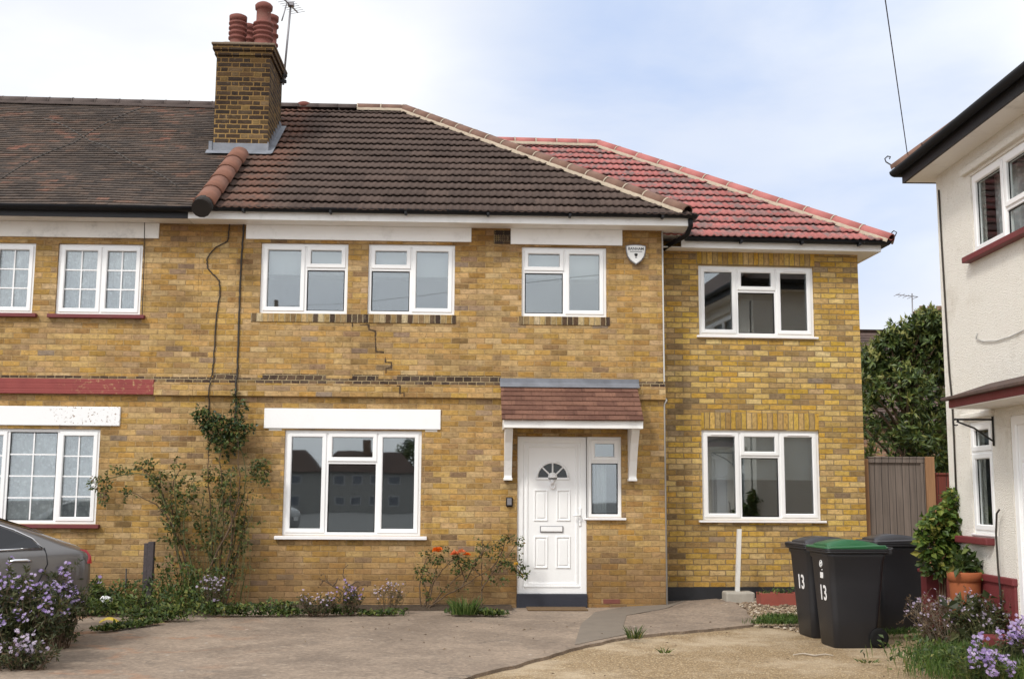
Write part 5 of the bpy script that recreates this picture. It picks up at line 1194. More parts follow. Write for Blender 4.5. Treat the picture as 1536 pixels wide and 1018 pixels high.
# cables and iron bracket on the right house
def rw(px, off): return [rh0+RX*QR(a, b, off)[0]+RY*off+Vector((0, 0, QR(a, b, off)[1]+.1)) for a, b in px]
cable(rw([(1408, 285), (1412, 360), (1418, 460), (1424, 560), (1428, 600), (1431, 660), (1434, 735)], -.014), .010, 'dark cable down the far corner of the cream house')
cable(rw([(1499, 764), (1495, 770), (1494, 800), (1497, 850), (1500, 880), (1503, 930)], -.055), .010, 'black cable looping down beside the small window of the cream house')
cable(rw([(1466, 500), (1464, 508), (1475, 512), (1495, 511), (1515, 505), (1536, 495), (1560, 487)], -.012), .006, 'loose pale cable sagging across the upper cream wall', 'cable_grey')
mb = MB(); bx_ = QR(1491, 640)[0]; b1, b0 = QR(1491, 629)[1]+.1, QR(1491, 664)[1]+.1
W = lambda o, z: rh0+RX*bx_+RY*o+Vector((0, 0, z))
mb.tube([W(-.012, b1+.03), W(-.012, b0-.03)], .010, 6); mb.tube([W(-.012, b1), W(-.40, b1)], .010, 6); mb.tube([W(-.02, b0+.02), W(-.20, (b0+b1)/2+.03), W(-.37, b1-.02)], .009, 6)
mb.tube([W(-.38+.03*math.cos(t)-.0, b1-.03+.03*math.sin(t)) for t in [i*.6 for i in range(10)]], .007, 5); solo(mb, 'hanging_bracket', 'iron', 'black iron hanging-basket bracket under the canopy of the cream house', 'bracket', W(0, b0))
# leaning white post in its concrete block, planter
pY = .12; c = Q(1107, 899, pY); gz_ = gh(c.x, pY)+.03
pp = thing('leaning_post', 'bare white post standing in a rough concrete block on the gravel', 'post', (c.x, pY, gz_))
mb = MB(); mb.box(c.x-.19, c.x+.20, pY-.14, pY+.14, gz_-.06, gz_+.11, .025); mb.obj('concrete_block', 'concrete', pp)
t0, t1 = Q(1106, 889, pY), Q(1109, 793, pY)
mb = MB(); loft(mb, [[(t0.x-.027, pY-.027, gz_+.10), (t0.x+.027, pY-.027, gz_+.10), (t0.x+.027, pY+.027, gz_+.10), (t0.x-.027, pY+.027, gz_+.10)], [(t1.x-.027, pY-.02, t1.z), (t1.x+.027, pY-.02, t1.z), (t1.x+.027, pY+.034, t1.z), (t1.x-.027, pY+.034, t1.z)]], False); mb.obj('post', 'concrete_post', pp)
plY = -.35; p0, p1 = Q(1142, 922, plY), Q(1208, 921, plY); pz0 = gh(p0.x, plY)
pl = thing('planter', 'low terracotta-red trough planter in front of the new brick wall', 'planter', ((p0.x+p1.x)/2, plY, pz0))
mb = MB(); mb.ring(p0.x, p1.x+.5, -9, -8, .01, 0, .01); mb = MB()
X0, X1 = p0.x, p1.x+.25
for a in ((X0, X1, plY, plY+.025), (X0, X1, plY+.225, plY+.25), (X0, X0+.025, plY+.0255, plY+.2245), (X1-.025, X1, plY+.0255, plY+.2245)): mb.box(*a, pz0, pz0+.16, .004)
mb.obj('trough', 'planter_red', pl); mb = MB(); mb.box(X0+.026, X1-.026, plY+.026, plY+.224, pz0+.01, pz0+.12); mb.obj('soil', 'soil', pl)
# old post and rod in the bed
oY = -.62; o0, o1 = Q(220, 905, oY), Q(220, 813, oY)
mb = MB(); mb.box(o0.x-.062, o0.x-.012, oY-.02, oY+.03, .08, o1.z-.01, .004); mb.box(o0.x-.008, o0.x+.062, oY-.04, oY+.05, .08, o1.z+.01, .006); solo(mb, 'old_post', 'post_old', 'short dark weathered post standing in the weeds beside the climbing rose', 'post', (o0.x, oY, .1))
r0, r1 = Q(188, 905, -.5), Q(189.5, 852, -.5)
cable([(r0.x, -.5, .1), (r1.x, -.5, r1.z)], .009, 'thin dark metal rod stuck in the bed between car and post', 'iron', 'rod', 'rod')
# litter
lp = G(158, 910, .16); mb = MB(); bm = bmesh.new(); bmesh.ops.create_icosphere(bm, subdivisions=2, radius=.095)
for v in bm.verts: v.co *= rnd(.65, 1.15); v.co.z *= .75
mb.bm(bm); mb.v = [v+Vector((lp.x, lp.y, .24)) for v in mb.v]; solo(mb, 'paper_scrap', 'paper', 'crumpled white paper lying on the weeds behind the car', 'litter', (lp.x, lp.y, .17))
yp = G(164, 932, .12); mb = MB(); 
for i in range(8):
    t = i/7; w = .05*math.sin(pi*(t*.9+.05)); c = Vector((yp.x-.11+.22*t, yp.y, gh(yp.x, yp.y)+.045+.045*math.sin(pi*t))); mb.v += [c+Vector((0, -w, -.012)), c+Vector((0, 0, .014)), c+Vector((0, w, -.012))]
for i in range(7):
    for q in (0, 1): a = i*3+q; mb.face((a, a+3, a+4, a+1), None, True)
solo(mb, 'fallen_leaf', 'peel', 'curled bright yellow leaf on the edge of the drive', 'leaf', (yp.x, yp.y, gh(yp.x, yp.y)+.03))
tp = Q(1449, 905, -3.75); pg = gh(tp.x, -3.75)
# terracotta pot
po = thing('flower_pot', 'orange terracotta pot by the red plinth of the cream house', 'flower pot', (tp.x, -3.75, pg))
mb = MB(); pr_ = Q(1471, 860, -3.75).x-tp.x; ph_ = Q(1449, 857, -3.75).z-pg
mb.lathe([(pr_*.70, 0), (pr_*.74, .01), (pr_*.93, ph_-.10), (pr_*.93, ph_-.095), (pr_*1.02, ph_-.09), (pr_*1.04, ph_-.01), (pr_*.98, ph_), (pr_*.88, ph_), (pr_*.86, ph_-.05), (.001, ph_-.05)], (tp.x, -3.75, pg), 28); mb.obj('pot', 'terracotta', po)

# ------------------------------------------------------------------ blinds and curtains
def curtain(x0, x1, z0, z1, y, label, mat='net', name='net_curtain', folds=14, amp=.018, group=None, root=None, cat='curtain'):
    n = folds*6; mb = MB()
    for i in range(n+1):
        x = x0+(x1-x0)*i/n; yy = y+amp*math.sin(i/6*2*pi+.5*math.sin(i*.21))+.008*noise.noise((i*.2, y, 0))
        for z in (z0, z0*.5+z1*.5, z1): mb.v.append(Vector((x, yy, z)))
    for i in range(n):
        for q in (0, 1): a = i*3+q; u0_, u1_ = (x1-x0)*i/n, (x1-x0)*(i+1)/n; mb.face((a, a+3, a+4, a+1), [(u0_, mb.v[a].z), (u1_, mb.v[a+3].z), (u1_, mb.v[a+4].z), (u0_, mb.v[a+1].z)], True)
    c = Vector(((x0+x1)/2, y, z0)); me = mb.mesh(name, c); me.materials.append(M[mat]); o = bpy.data.objects.new(name, me); COL.objects.link(o)
    if root is None: o.location = c
    else: o.matrix_world = Matrix.Translation(root.location) @ Matrix.Rotation(root.rotation_euler.z, 4, 'Z') @ Matrix.Translation(c)
    return tag(o, label, cat, group)
curtain(N1[0], N1[1], N1[2], N1[3], .22, 'white net curtain in the upper latticed window cut by the left edge', group='net curtains of the left house')
curtain(N2[0], N2[1], N2[2], N2[3], .22, 'white net curtain in the whole upper latticed window of the left house', group='net curtains of the left house')
curtain(NG[0], NG[1], NG[2], NG[3], .22, 'white net curtain in the ground floor latticed window above the car', group='net curtains of the left house')
curtain(RU[0], RU[1], RU[2], RU[3], .26, 'patterned net curtain in the upper window of the cream house', root=rh, group='net curtains of the cream house')
curtain(RL[0]-.02, RL[1]+.02, RL[2], RL[3], .26, 'patterned net curtain in the small lower window of the cream house', root=rh, folds=6, group='net curtains of the cream house')
def blind(w_, zb, label, root=None):
    mb = MB(); x0, x1 = w_[0]+.03, w_[1]-.03; mb.box(x0, x1, .20, .203, zb, w_[3]); mb.box(x0, x1, .192, .212, zb-.02, zb, .005)
    c = Vector(((x0+x1)/2, .2, zb)); me = mb.mesh('roller_blind', c); me.materials.append(M['blind']); o = bpy.data.objects.new('roller_blind', me); COL.objects.link(o)
    if root is None: o.location = c
    else: o.matrix_world = Matrix.Translation(root.location) @ Matrix.Rotation(root.rotation_euler.z, 4, 'Z') @ Matrix.Translation(c)
    return tag(o, label, 'blind', 'half-drawn roller blinds')
zbl = Q(440, 406).z
blind(W1, zbl, 'half-drawn pale blind inside the upper window nearest the bare cables')
blind(W2, zbl-.01, 'half-drawn pale blind inside the middle upper window of the brick house')
blind(W3, zbl-.01, 'half-drawn pale blind inside the upper window above the porch canopy')
blind(EW2, QE(1140, 717)[1], 'half-drawn pale blind inside the lower window of the extension', ext)
curtain(SW[0]+.10, SW[0]+.27, SW[2], 1.98, .24, 'pale drape hanging in the side light beside the front door', mat='blind', name='drape', folds=3, amp=.02)
# ------------------------------------------------------------------ plants
def bend(pts, sub=4, jit=.012):
    P = [Vector(p) for p in pts]; out = []
    for i in range(len(P)-1):
        a, b, c, d = P[max(0, i-1)], P[i], P[i+1], P[min(len(P)-1, i+2)]
        for j in range(sub):
            t = j/sub; out.append(.5*((2*b)+(c-a)*t+(2*a-5*b+4*c-d)*t*t+(3*b-a-3*c+d)*t**3)+rvec()*jit*(1 if (i or j) else 0))
    return out+[P[-1]]
def stem(mb, pts, r0, r1, n=5):
    m = len(pts)-1; mb.tube(pts, [r0+(r1-r0)*i/m for i in range(m+1)], n)
def spray(lv, st, p, d, L, n, leaf, w, curl=.3, c0=0, c1=1, r_=.0025):
    """a twig with leaves along it"""
    pts = [p]; dd = Vector(d).normalized()
    for i in range(4): dd = (dd+rvec()*curl*.5).normalized(); pts.append(pts[-1]+dd*L/4)
    if st is not None: stem(st, pts, r_, r_*.5, 4)
    for i in range(n):
        t = rnd(.15, 1)*4; j = min(3, int(t)); q = pts[j].lerp(pts[j+1], t-j)
        lv.leaf(q, (rvec()+dd*.6), (rvec()+Vector((0, -.8, .8))), leaf*rnd(.6, 1.25), w*rnd(.7, 1.2), rnd(c0, c1))
    return pts[-1]
def clump(lv, c, rx, ry, rz_, n, leaf, w, c0=0, c1=1):
    for i in range(n):
        d = rvec(); rr = rnd(.35, 1.0)**.6; p = Vector(c)+Vector((d.x*rx, d.y*ry, d.z*rz_))*rr
        o = rvec()*.8+Vector((d.x, d.y-.4, -.35)); lv.leaf(p, o, (d+Vector((0, -.6, .6))+rvec()*.5), leaf*rnd(.6, 1.25), w*rnd(.7, 1.2), rnd(c0, c1))
def daisy(mb, p, nrm, r_, n=9):
    nrm = nrm.normalized(); a = nrm.orthogonal().normalized(); b = nrm.cross(a); c = R.random()
    for i in range(n):
        t = 2*pi*i/n+rnd(-.15, .15); d = a*math.cos(t)+b*math.sin(t); s_ = nrm.cross(d)
        k0 = len(mb.v); mb.v += [p, p+d*r_*.6+s_*r_*.17, p+d*r_+nrm*r_*.15, p+d*r_*.6-s_*r_*.17]; mb.face((k0, k0+1, k0+2, k0+3), [(min(1, max(0, c+rnd(-.15, .15))), .5)]*4)
def rosebloom(mb, p, r_):
    for k_ in range(16):
        d = rvec(); d.z = abs(d.z)*.6; d.y -= .3; mb.leaf(p+d*r_*.15, d, rvec()+Vector((0, 0, 1)), r_*rnd(.7, 1.1), r_*rnd(.7, 1.0), R.random(), .4)
def bush(name, label, cat, base, rx, ry, h, ns, leaf, w, lmat, smat='bark', flowers=0, fr=.018, fmat='aster', group=None, nl=14, lean=(0, 0), dome=.75, c0=0, c1=1, cluster=1, twig=.16):
    base = Vector(base); t = thing(name, label, cat, base, 0, group); lv, st_, fl = MB(), MB(), MB(); tips = []
    for i in range(ns):
        a = rnd(0, 2*pi); rr = math.sqrt(R.random()); b0 = base+Vector((math.cos(a)*rr*rx*.45, math.sin(a)*rr*ry*.45, -.02))
        tp_ = base+Vector((math.cos(a)*rr*rx+lean[0], math.sin(a)*rr*ry+lean[1], h*(1-(1-dome)*rr*rr)*rnd(.62, 1.04)))
        m_ = b0.lerp(tp_, .5)+Vector((rnd(-.06, .06), rnd(-.06, .06), h*.08)); pts = bend([b0, m_, tp_], 4, .012); stem(st_, pts, .005, .002, 4)
        for q in range(5):
            j = rnd(.25, 1)*(len(pts)-1); jj = min(len(pts)-2, int(j)); p = pts[jj].lerp(pts[jj+1], j-jj); e = spray(lv, st_, p, (rvec()+Vector((0, 0, .5))), twig*rnd(.6, 1.3), nl, leaf, w, .4, c0, c1, .0018)
            if R.random() < .5: tips.append(e)
        tips.append(tp_)
    st_.obj('stems', smat, t); lv.obj('foliage', lmat, t)
    if flowers:
        tips.sort(key=lambda p: -(p.z-base.z)/h-.35*(base.y-p.y)/max(ry, .01)+rnd(-.3, .3))
        for i in range(flowers):
            p = tips[i//cluster % len(tips)]; daisy(fl, p+rvec()*.035*(1 if cluster > 1 else .4)+Vector((0, 0, .012)), Vector((rnd(-.5, .5), rnd(-1, -.1), rnd(.2, 1))), fr*rnd(.75, 1.2))
        o = fl.obj('blossom', fmat, t); o['kind'] = 'stuff'
    return t
# the big climbing rose
rY = -.22
rt = thing('climbing_rose', 'tall straggly climbing rose trained up the wall between the ground floor windows', 'climbing plant', (Q(305, 905, rY).x, rY, .12))
stB, stG, lvR, lvD = MB(), MB(), MB(), MB()
def P_(px, py, y=None): return Q(px, py, rY+rnd(-.10, .08) if y is None else y)
canes = [[(290, 915), (272, 850), (262, 800), (248, 755), (222, 715), (185, 712), (150, 722), (138, 735)], [(288, 915), (268, 830), (255, 770), (232, 720), (208, 700)], [(292, 915), (280, 850), (252, 775), (205, 742), (172, 735)], [(296, 915), (285, 840), (268, 780), (262, 730), (262, 690)], [(294, 915), (272, 820), (246, 765), (240, 705)], [(286, 915), (262, 810), (258, 740), (270, 700)], [(300, 915), (292, 860), (277, 805), (280, 750), (293, 715)],
         [(312, 915), (318, 840), (316, 770), (312, 700), (315, 650)], [(322, 915), (330, 840), (336, 760), (330, 700), (333, 650)], [(326, 915), (345, 840), (360, 770), (368, 720), (362, 670), (356, 640)], [(318, 915), (345, 830), (352, 770), (360, 730), (357, 690), (356, 625)], [(330, 915), (352, 840), (365, 790), (372, 740)], [(316, 915), (320, 860), (300, 790), (305, 745)], [(324, 915), (338, 860), (348, 800), (345, 740), (350, 700)], [(334, 915), (348, 870), (362, 810), (378, 770)], [(320, 915), (326, 880), (322, 820), (328, 760), (345, 715)]]
tips = []
for i, c in enumerate(canes):
    yb = rY+rnd(-.12, .06); pts = bend([Q(a, b, yb+.05*math.sin(j*1.3)) for j, (a, b) in enumerate(c)], 5, .012)
    stem(stB if i % 3 else stG, pts, rnd(.010, .017), .004, 6); n = len(pts)
    for q in range(12 if i < 7 else 11):
        j = int(rnd(.30, 1)*(n-1)); d = rvec()+Vector((0, -.2, .5)); spray(lvR, stG, pts[j], d, rnd(.10, .30), R.randint(6, 12), .050, .031, .5)
    for q in range(4): j = int(rnd(.05, .5)*(n-1)); spray(lvR, stB, pts[j], rvec()+Vector((0, -.2, .9)), rnd(.2, .5), R.randint(1, 4), .03, .02, .3)
pts = bend([Q(299, 892, rY-.08), Q(322, 835, rY-.12), Q(346, 788, rY-.1), Q(362, 748, rY-.05)], 5, .004); stem(stB, pts, .014, .010, 6)
for i in range(14):
    x = rnd(300, 372); y0 = rnd(895, 915); pts = bend([Q(x, y0, rY-.05), Q(x+rnd(-8, 14), y0-60, rY-.1), Q(x+rnd(-14, 22), y0-rnd(100, 200), rY-.05)], 4, .012); stem(stG, pts, .005, .002, 4)
    for q in range(5): spray(lvR, stG, pts[R.randint(3, len(pts)-1)], rvec(), .12, 4, .03, .017)
for px, py, rx, rz_, n in ((330, 642, .25, .20, 420), (310, 626, .17, .14, 190), (353, 645, .17, .16, 220), (340, 668, .16, .14, 150), (362, 612, .07, .14, 70), (300, 618, .09, .09, 60), (374, 640, .08, .07, 45)): clump(lvD, Q(px, py, rY-.02), rx, .16, rz_, n, .062, .040)
for px, py, rx, rz_, n in ((392, 705, .12, .18, 120), (385, 695, .09, .07, 40), (398, 722, .05, .06, 25), (150, 725, .15, .12, 90), (155, 745, .06, .12, 40), (215, 697, .12, .10, 60), (178, 703, .10, .06, 35), (237, 716, .12, .12, 60), (318, 712, .14, .14, 90), (340, 735, .15, .22, 120), (352, 770, .12, .2, 80), (310, 785, .18, .28, 90), (355, 805, .15, .25, 90), (262, 770, .2, .2, 90), (280, 735, .16, .2, 80)): clump(lvR, Q(px, py, rY), rx, .12, rz_, int(n*1.25), .054, .034)
for a, b in ((352, 590), (350, 610)): clump(lvD, Q(a, b, -.10), .035, .05, .10, 22, .05, .03)
stB.obj('woody_stems', 'bark', rt); stG.obj('green_stems', 'stem_green', rt); lvR.obj('foliage', 'leaf_rose', rt); lvD.obj('dark_foliage', 'leaf_dark', rt)
mb = MB()
# orange rose by the door
r2 = thing('rose_bush', 'low rose bush with orange blooms between the wide window and the door', 'rose bush', (Q(640, 918, -.25).x, -.25, .12))
st_, lv = MB(), MB(); oy = -.27
for c in ([(632, 918), (630, 880), (634, 860), (640, 838), (652, 828)], [(634, 918), (668, 893), (692, 880), (720, 862), (745, 848), (772, 838)], [(690, 882), (704, 862), (716, 838), (728, 825), (745, 815)], [(722, 918), (723, 880), (722, 850), (724, 806)], [(636, 918), (646, 880), (655, 852), (660, 835)], [(700, 872), (690, 850), (684, 834)], [(640, 915), (652, 872), (672, 845), (690, 832)], [(735, 855), (752, 830), (758, 808), (768, 800)], [(745, 850), (765, 842), (780, 850), (788, 862)], [(722, 885), (738, 860), (760, 835), (775, 815)], [(720, 862), (712, 845), (735, 812)], [(632, 915), (640, 890), (626, 850)], [(650, 905), (680, 870), (700, 855)]):
    pts = bend([Q(a, b, oy+.04*math.sin(j*2+a)) for j, (a, b) in enumerate(c)], 5, .008); stem(st_, pts, .010, .003, 5)
    for q in range(9): j = int(rnd(.35, 1)*(len(pts)-1)); spray(lv, st_, pts[j], rvec()+Vector((0, -.2, .5)), rnd(.06, .18), R.randint(3, 7), .040, .025, .5)
for px, py, rx, rz_, n in ((632, 852, .08, .06, 45), (654, 838, .10, .08, 70), (668, 822, .05, .05, 24), (690, 842, .10, .09, 75), (703, 848, .06, .05, 30), (637, 828, .06, .05, 20), (640, 868, .06, .05, 25), (683, 855, .06, .06, 30), (762, 808, .10, .06, 45), (780, 812, .05, .08, 35), (775, 850, .09, .07, 60), (785, 862, .06, .05, 35), (740, 825, .12, .12, 70), (755, 845, .1, .08, 50), (750, 870, .12, .06, 30)): clump(lv, Q(px, py, oy-.02), rx, .08, rz_, n, .048, .030)
st_.obj('stems', 'bark', r2); lv.obj('foliage', 'leaf_rose', r2)
for px, py, m_, s_ in ((654, 827, 'rose_orange', .075), (682, 831, 'rose_salmon', .062), (692, 828, 'rose_salmon', .055), (700, 832, 'rose_orange', .05), (774, 846, 'rose_yellow', .035)):
    fl = MB(); rosebloom(fl, Q(px, py, oy-.06), s_)
    if s_ > .07: rosebloom(fl, Q(px+4, py-3, oy-.06), s_*.7)
    fl.obj('bloom', m_, r2)
# small plants in the bed
def bp(px, py, z=.13): p = G(px, py, z); return (p.x, min(p.y, -.12), gh(p.x, p.y)+.06)
bush('aster_plant', 'small mauve aster left of the bare twigs at the foot of the wall', 'flower', bp(478, 921), .26, .13, .24, 26, .03, .010, 'leaf_aster', flowers=34, fr=.016, fmat='aster_pale', group='small asters in the wall bed', nl=8, twig=.09)
bush('aster_plant', 'taller mauve aster directly beneath the bare twigs', 'flower', bp(522, 919), .24, .13, .32, 26, .032, .011, 'leaf_aster', flowers=42, fr=.017, fmat='aster', group='small asters in the wall bed', nl=8, twig=.10)
bush('aster_plant', 'pinkish wispy aster between the bare twigs and the orange rose', 'flower', bp(582, 918), .20, .12, .40, 18, .026, .008, 'leaf_aster', flowers=34, fr=.015, fmat='aster_pale', group='small asters in the wall bed', nl=5, twig=.09)
bush('aster_plant', 'pale aster growing at the foot of the climbing rose', 'flower', bp(318, 918), .18, .14, .48, 18, .03, .010, 'leaf_aster', flowers=36, fr=.019, fmat='aster_pale', group='small asters in the wall bed', nl=7, twig=.10)
t = thing('bare_twigs', 'leafless brown twigs rising from the bed under the wide window', 'shrub', bp(515, 919)); st_ = MB(); lv = MB()
for c in ([(520, 918), (516, 890), (500, 878), (484, 870), (478, 866)], [(517, 895), (524, 880), (517, 868), (515, 855), (522, 846)], [(505, 882), (492, 872), (488, 862)], [(520, 900), (530, 885), (548, 875)], [(524, 880), (536, 872), (540, 876)], [(500, 878), (508, 866)], [(484, 870), (480, 878)]):
    pts = bend([Q(a, b, -.42) for a, b in c], 4, .008); stem(st_, pts, .011, .004, 5); spray(lv, None, pts[-1], rvec(), .05, 2, .03, .018)
st_.obj('twigs', 'bark', t); lv.obj('foliage', 'leaf_dry', t)
def tuft(name, label, base, r_, h, n, mat='grass', spread=.5, group=None):
    base = Vector(base); mb = MB()
    for i in range(n):
        a = rnd(0, 2*pi); b0 = base+Vector((math.cos(a), math.sin(a), 0))*r_*math.sqrt(R.random()); d = Vector((math.cos(a)*spread+rnd(-.3, .3), math.sin(a)*spread+rnd(-.3, .3), 1)).normalized(); hh = h*rnd(.5, 1.1); w = rnd(.003, .007); s_ = d.cross(rvec()).normalized()*w; c = (rnd(0, 1), .5)
        m_ = b0+d*hh*.55; e = b0+d*hh+Vector((d.x, d.y, -.35))*hh*.25; k0 = len(mb.v); mb.v += [b0-s_, b0+s_, m_+s_*.8, m_-s_*.8, e]; mb.face((k0, k0+1, k0+2, k0+3), [c]*4); mb.face((k0+3, k0+2, k0+4), [c]*3)
    return solo(mb, name, mat, label, 'grass', base, group)
tuft('grass_clump', 'bright green bladed clump at the foot of the orange rose', bp(697, 920), .16, .26, 240, spread=.35)
def dg(px, py): p = G(px, py, .1); return (p.x, p.y, gh(p.x, p.y)+.028)
tuft('grass_tuft', 'spiky weed tuft in the broken edge of the drive', dg(953, 957), .08, .17, 60, 'leaf_weed', .6, 'grass tufts on the forecourt')
tuft('grass_tuft', 'small yellowish tuft on the gravel concrete below the drive edge', dg(997, 978), .05, .07, 30, 'leaf_weed', .9, 'grass tufts on the forecourt')
tuft('grass_tuft', 'flat sparse tuft in front of the green-lidded bin', dg(1302, 993), .09, .05, 40, 'leaf_weed', 1.2, 'grass tufts on the forecourt')
# ground cover at the foot of the wall, drive edge and by the gravel
def cover(name, pts, n, leaf, w, hmax, mat='leaf_weed', grass=0):
    lv = MB()
    for i in range(n):
        (a, b), (c, d), (hh, sp) = R.choice(pts); t = R.random(); p = G(a+(c-a)*t, b+(d-b)*t, .12); p.x += R.gauss(0, sp); p.y += R.gauss(0, sp*.6)
        if p.y > -.05 and p.x < 2.6: p.y = -.05-R.random()*.2
        z0 = gh(p.x, p.y)+.04; q = Vector((p.x, p.y, z0)); k_ = .45+.55*noise.noise((p.x*2.3, p.y*2.3, 4))+.25
        d_ = Vector((rnd(-1, 1), rnd(-1, .6), rnd(.1, 1)))
        if R.random() < grass: lv.leaf(q, Vector((rnd(-.4, .4), rnd(-.4, .4), 1)), rvec(), hmax*hh*rnd(.5, 1), .009, R.random(), .1)
        else: lv.leaf(q+Vector((0, 0, rnd(0, hmax*hh*max(.15, k_)))), d_, Vector((0, -.4, 1))+rvec()*.5, leaf*rnd(.5, 1.3), w*rnd(.6, 1.3), R.random(), .2)
    o = lv.obj(name, mat); o['kind'] = 'stuff'; return o
cover('weeds', [((120, 920), (190, 922), (.7, .12)), ((185, 915), (300, 920), (1.0, .14)), ((235, 912), (330, 918), (1.7, .13)), ((300, 922), (440, 922), (.55, .10)), ((200, 928), (265, 930), (.5, .12)), ((150, 945), (235, 934), (.16, .04)), ((420, 920), (600, 920), (.18, .08)), ((680, 920), (750, 922), (.25, .06)), ((120, 900), (220, 900), (1.0, .1)), ((1400, 985), (1536, 1000), (.55, .22)), ((1405, 1005), (1545, 1020), (.6, .2)), ((1400, 965), (1500, 975), (.5, .12))], 9500, .060, .034, .42, grass=.08)
cover('grass_patch', [((1135, 934), (1205, 934), (.8, .07)), ((1150, 928), (1205, 930), (.8, .06)), ((1330, 950), (1385, 946), (.5, .08)), ((1395, 985), (1536, 1000), (1.7, .2)), ((1400, 1000), (1540, 1010), (1.9, .2)), ((1410, 1015), (1560, 1030), (1.9, .2)), ((1400, 990), (1520, 1015), (1.9, .2)), ((1395, 960), (1460, 965), (1.0, .15))], 6500, .06, .012, .12, 'grass', grass=.75)
mb = MB(); lv = MB(); clump(lv, ((X0+X1)/2-.1, plY+.12, pz0+.17), .36, .09, .06, 160, .05, .028); o = lv.obj('seedlings', 'leaf_weed', pl)
# pebbles round the post
poly = [G(*p, .16)[:2] for p in ((1068, 906), (1040, 900), (1100, 897), (1215, 898), (1235, 925), (1205, 936), (1135, 927), (1100, 914))]
def inside(x, y):
    c = False; j = len(poly)-1
    for i in range(len(poly)):
        (xi, yi), (xj, yj) = poly[i], poly[j]
        if (yi > y) != (yj > y) and x < (xj-xi)*(y-yi)/(yj-yi)+xi: c = not c
        j = i
    return c
mb = MB(); cnt = 0; lx, hx_ = min(p[0] for p in poly), max(p[0] for p in poly); ly, hy = min(p[1] for p in poly), max(p[1] for p in poly)
base_ico = bmesh.new(); bmesh.ops.create_icosphere(base_ico, subdivisions=1, radius=1); IV = [v.co.copy() for v in base_ico.verts]; IF = [[v.index for v in f.verts] for f in base_ico.faces]; base_ico.free()
while cnt < 2600:
    x, y = rnd(lx, hx_), rnd(ly, .46)
    cnt += 1
    if not inside(x, min(y, hy-.001)): continue
    r_ = rnd(.010, .026); k0 = len(mb.v); z = gh(x, y)+r_*.3+.02*max(0, noise.noise((x*3, y*3, 0))); sx, sy, sz = rnd(.8, 1.4), rnd(.7, 1.2), rnd(.5, .8); c = (R.random(), .5)
    mb.v += [Vector((x+v.x*r_*sx*rnd(.9, 1.1), y+v.y*r_*sy, z+v.z*r_*sz)) for v in IV]
    for f_ in IF: mb.face([k0+q for q in f_], [c]*3, True)
o = mb.obj('gravel', 'pebble'); o['kind'] = 'stuff'
lv = MB()
for i in range(64):
    if i < 38: t_ = R.random(); p = G(420+(1120-420)*t_, 930+rnd(-4, 8)+abs(R.gauss(0, 18)), .1)
    else: p = G(rnd(700, 1500), rnd(955, 1018), .1)
    if p.y > -.35 and p.x < .6: continue
    lv.leaf(Vector((p.x, p.y, gh(p.x, p.y)+.038)), Vector((rnd(-1, 1), rnd(-1, 1), rnd(-.05, .15))), Vector((rnd(-.3, .3), rnd(-.3, .3), 1)), rnd(.02, .05), rnd(.012, .026), R.random(), .25)
o = lv.obj('leaf_litter', 'leaf_dry'); o['kind'] = 'stuff'
tw = [G(a, b, .08) for a, b in ((1190, 982), (1205, 980), (1222, 983), (1238, 981), (1250, 983))]; mb = MB(); mb.tube([Vector((p.x, p.y, gh(p.x, p.y)+.012)) for p in tw], [.006, .008, .009, .007, .004], 6); solo(mb, 'dry_twig', 'dry_wood', 'pale dry twig lying on the gravel concrete in front of the bins', 'twig', (tw[0].x, tw[0].y, gh(tw[0].x, tw[0].y)))
# big asters left foreground, in front of the car
def fb_(px, py): p = G(px, py, .1); return (p.x, p.y, gh(p.x, p.y))
bush('aster_bush', 'large mauve-flowered aster bush hiding the car flank at the left edge', 'bush', fb_(14, 994), .50, .34, .76, 85, .055, .017, 'leaf_aster', flowers=200, fr=.019, fmat='aster', nl=22, cluster=3, group='mauve aster bushes by the car', twig=.17)
bush('aster_bush', 'mauve-flowered aster bush hiding the rear wheel of the car', 'bush', fb_(86, 972), .22, .20, .76, 55, .05, .015, 'leaf_aster', flowers=260, fr=.019, fmat='aster', nl=18, cluster=3, group='mauve aster bushes by the car', twig=.16)
bush('aster_bush', 'low pale-flowered aster sprawling on the drive at the lower left', 'bush', fb_(25, 1004), .36, .20, .26, 34, .045, .014, 'leaf_aster', flowers=60, fr=.021, fmat='aster_pale', nl=9, cluster=2, twig=.12)
bush('leafy_weed', 'leafy green weed growing behind the rear bumper of the car', 'weed', fb_(140, 915), .20, .18, .42, 16, .06, .03, 'leaf_weed', nl=8, twig=.12)
# right foreground
bush('aster_bush', 'dry brown-stemmed aster with faded seed heads right of the bins', 'bush', fb_(1432, 972), .46, .34, .58, 60, .035, .012, 'leaf_dry', 'bark_grey', flowers=120, fr=.015, fmat='aster_pale', nl=8, twig=.16)
bush('aster_bush', 'green aster with scattered pale blooms in front of the red plinth', 'bush', fb_(1495, 978), .40, .32, .55, 50, .045, .013, 'leaf_aster', 'stem_green', flowers=90, fr=.017, fmat='aster_pale', nl=12, twig=.15)
bush('aster_bush', 'aster clump with dense bright mauve heads at the bottom right edge', 'bush', fb_(1478, 1034), .22, .20, .34, 34, .045, .012, 'leaf_weed', 'stem_green', flowers=190, fr=.019, fmat='aster', nl=10, cluster=8, twig=.12)
bush('aster_bush', 'aster clump with bright mauve heads cut by the right edge', 'bush', fb_(1532, 1010), .18, .18, .46, 24, .045, .012, 'leaf_aster', 'stem_green', flowers=150, fr=.019, fmat='aster', nl=10, cluster=8, twig=.12)
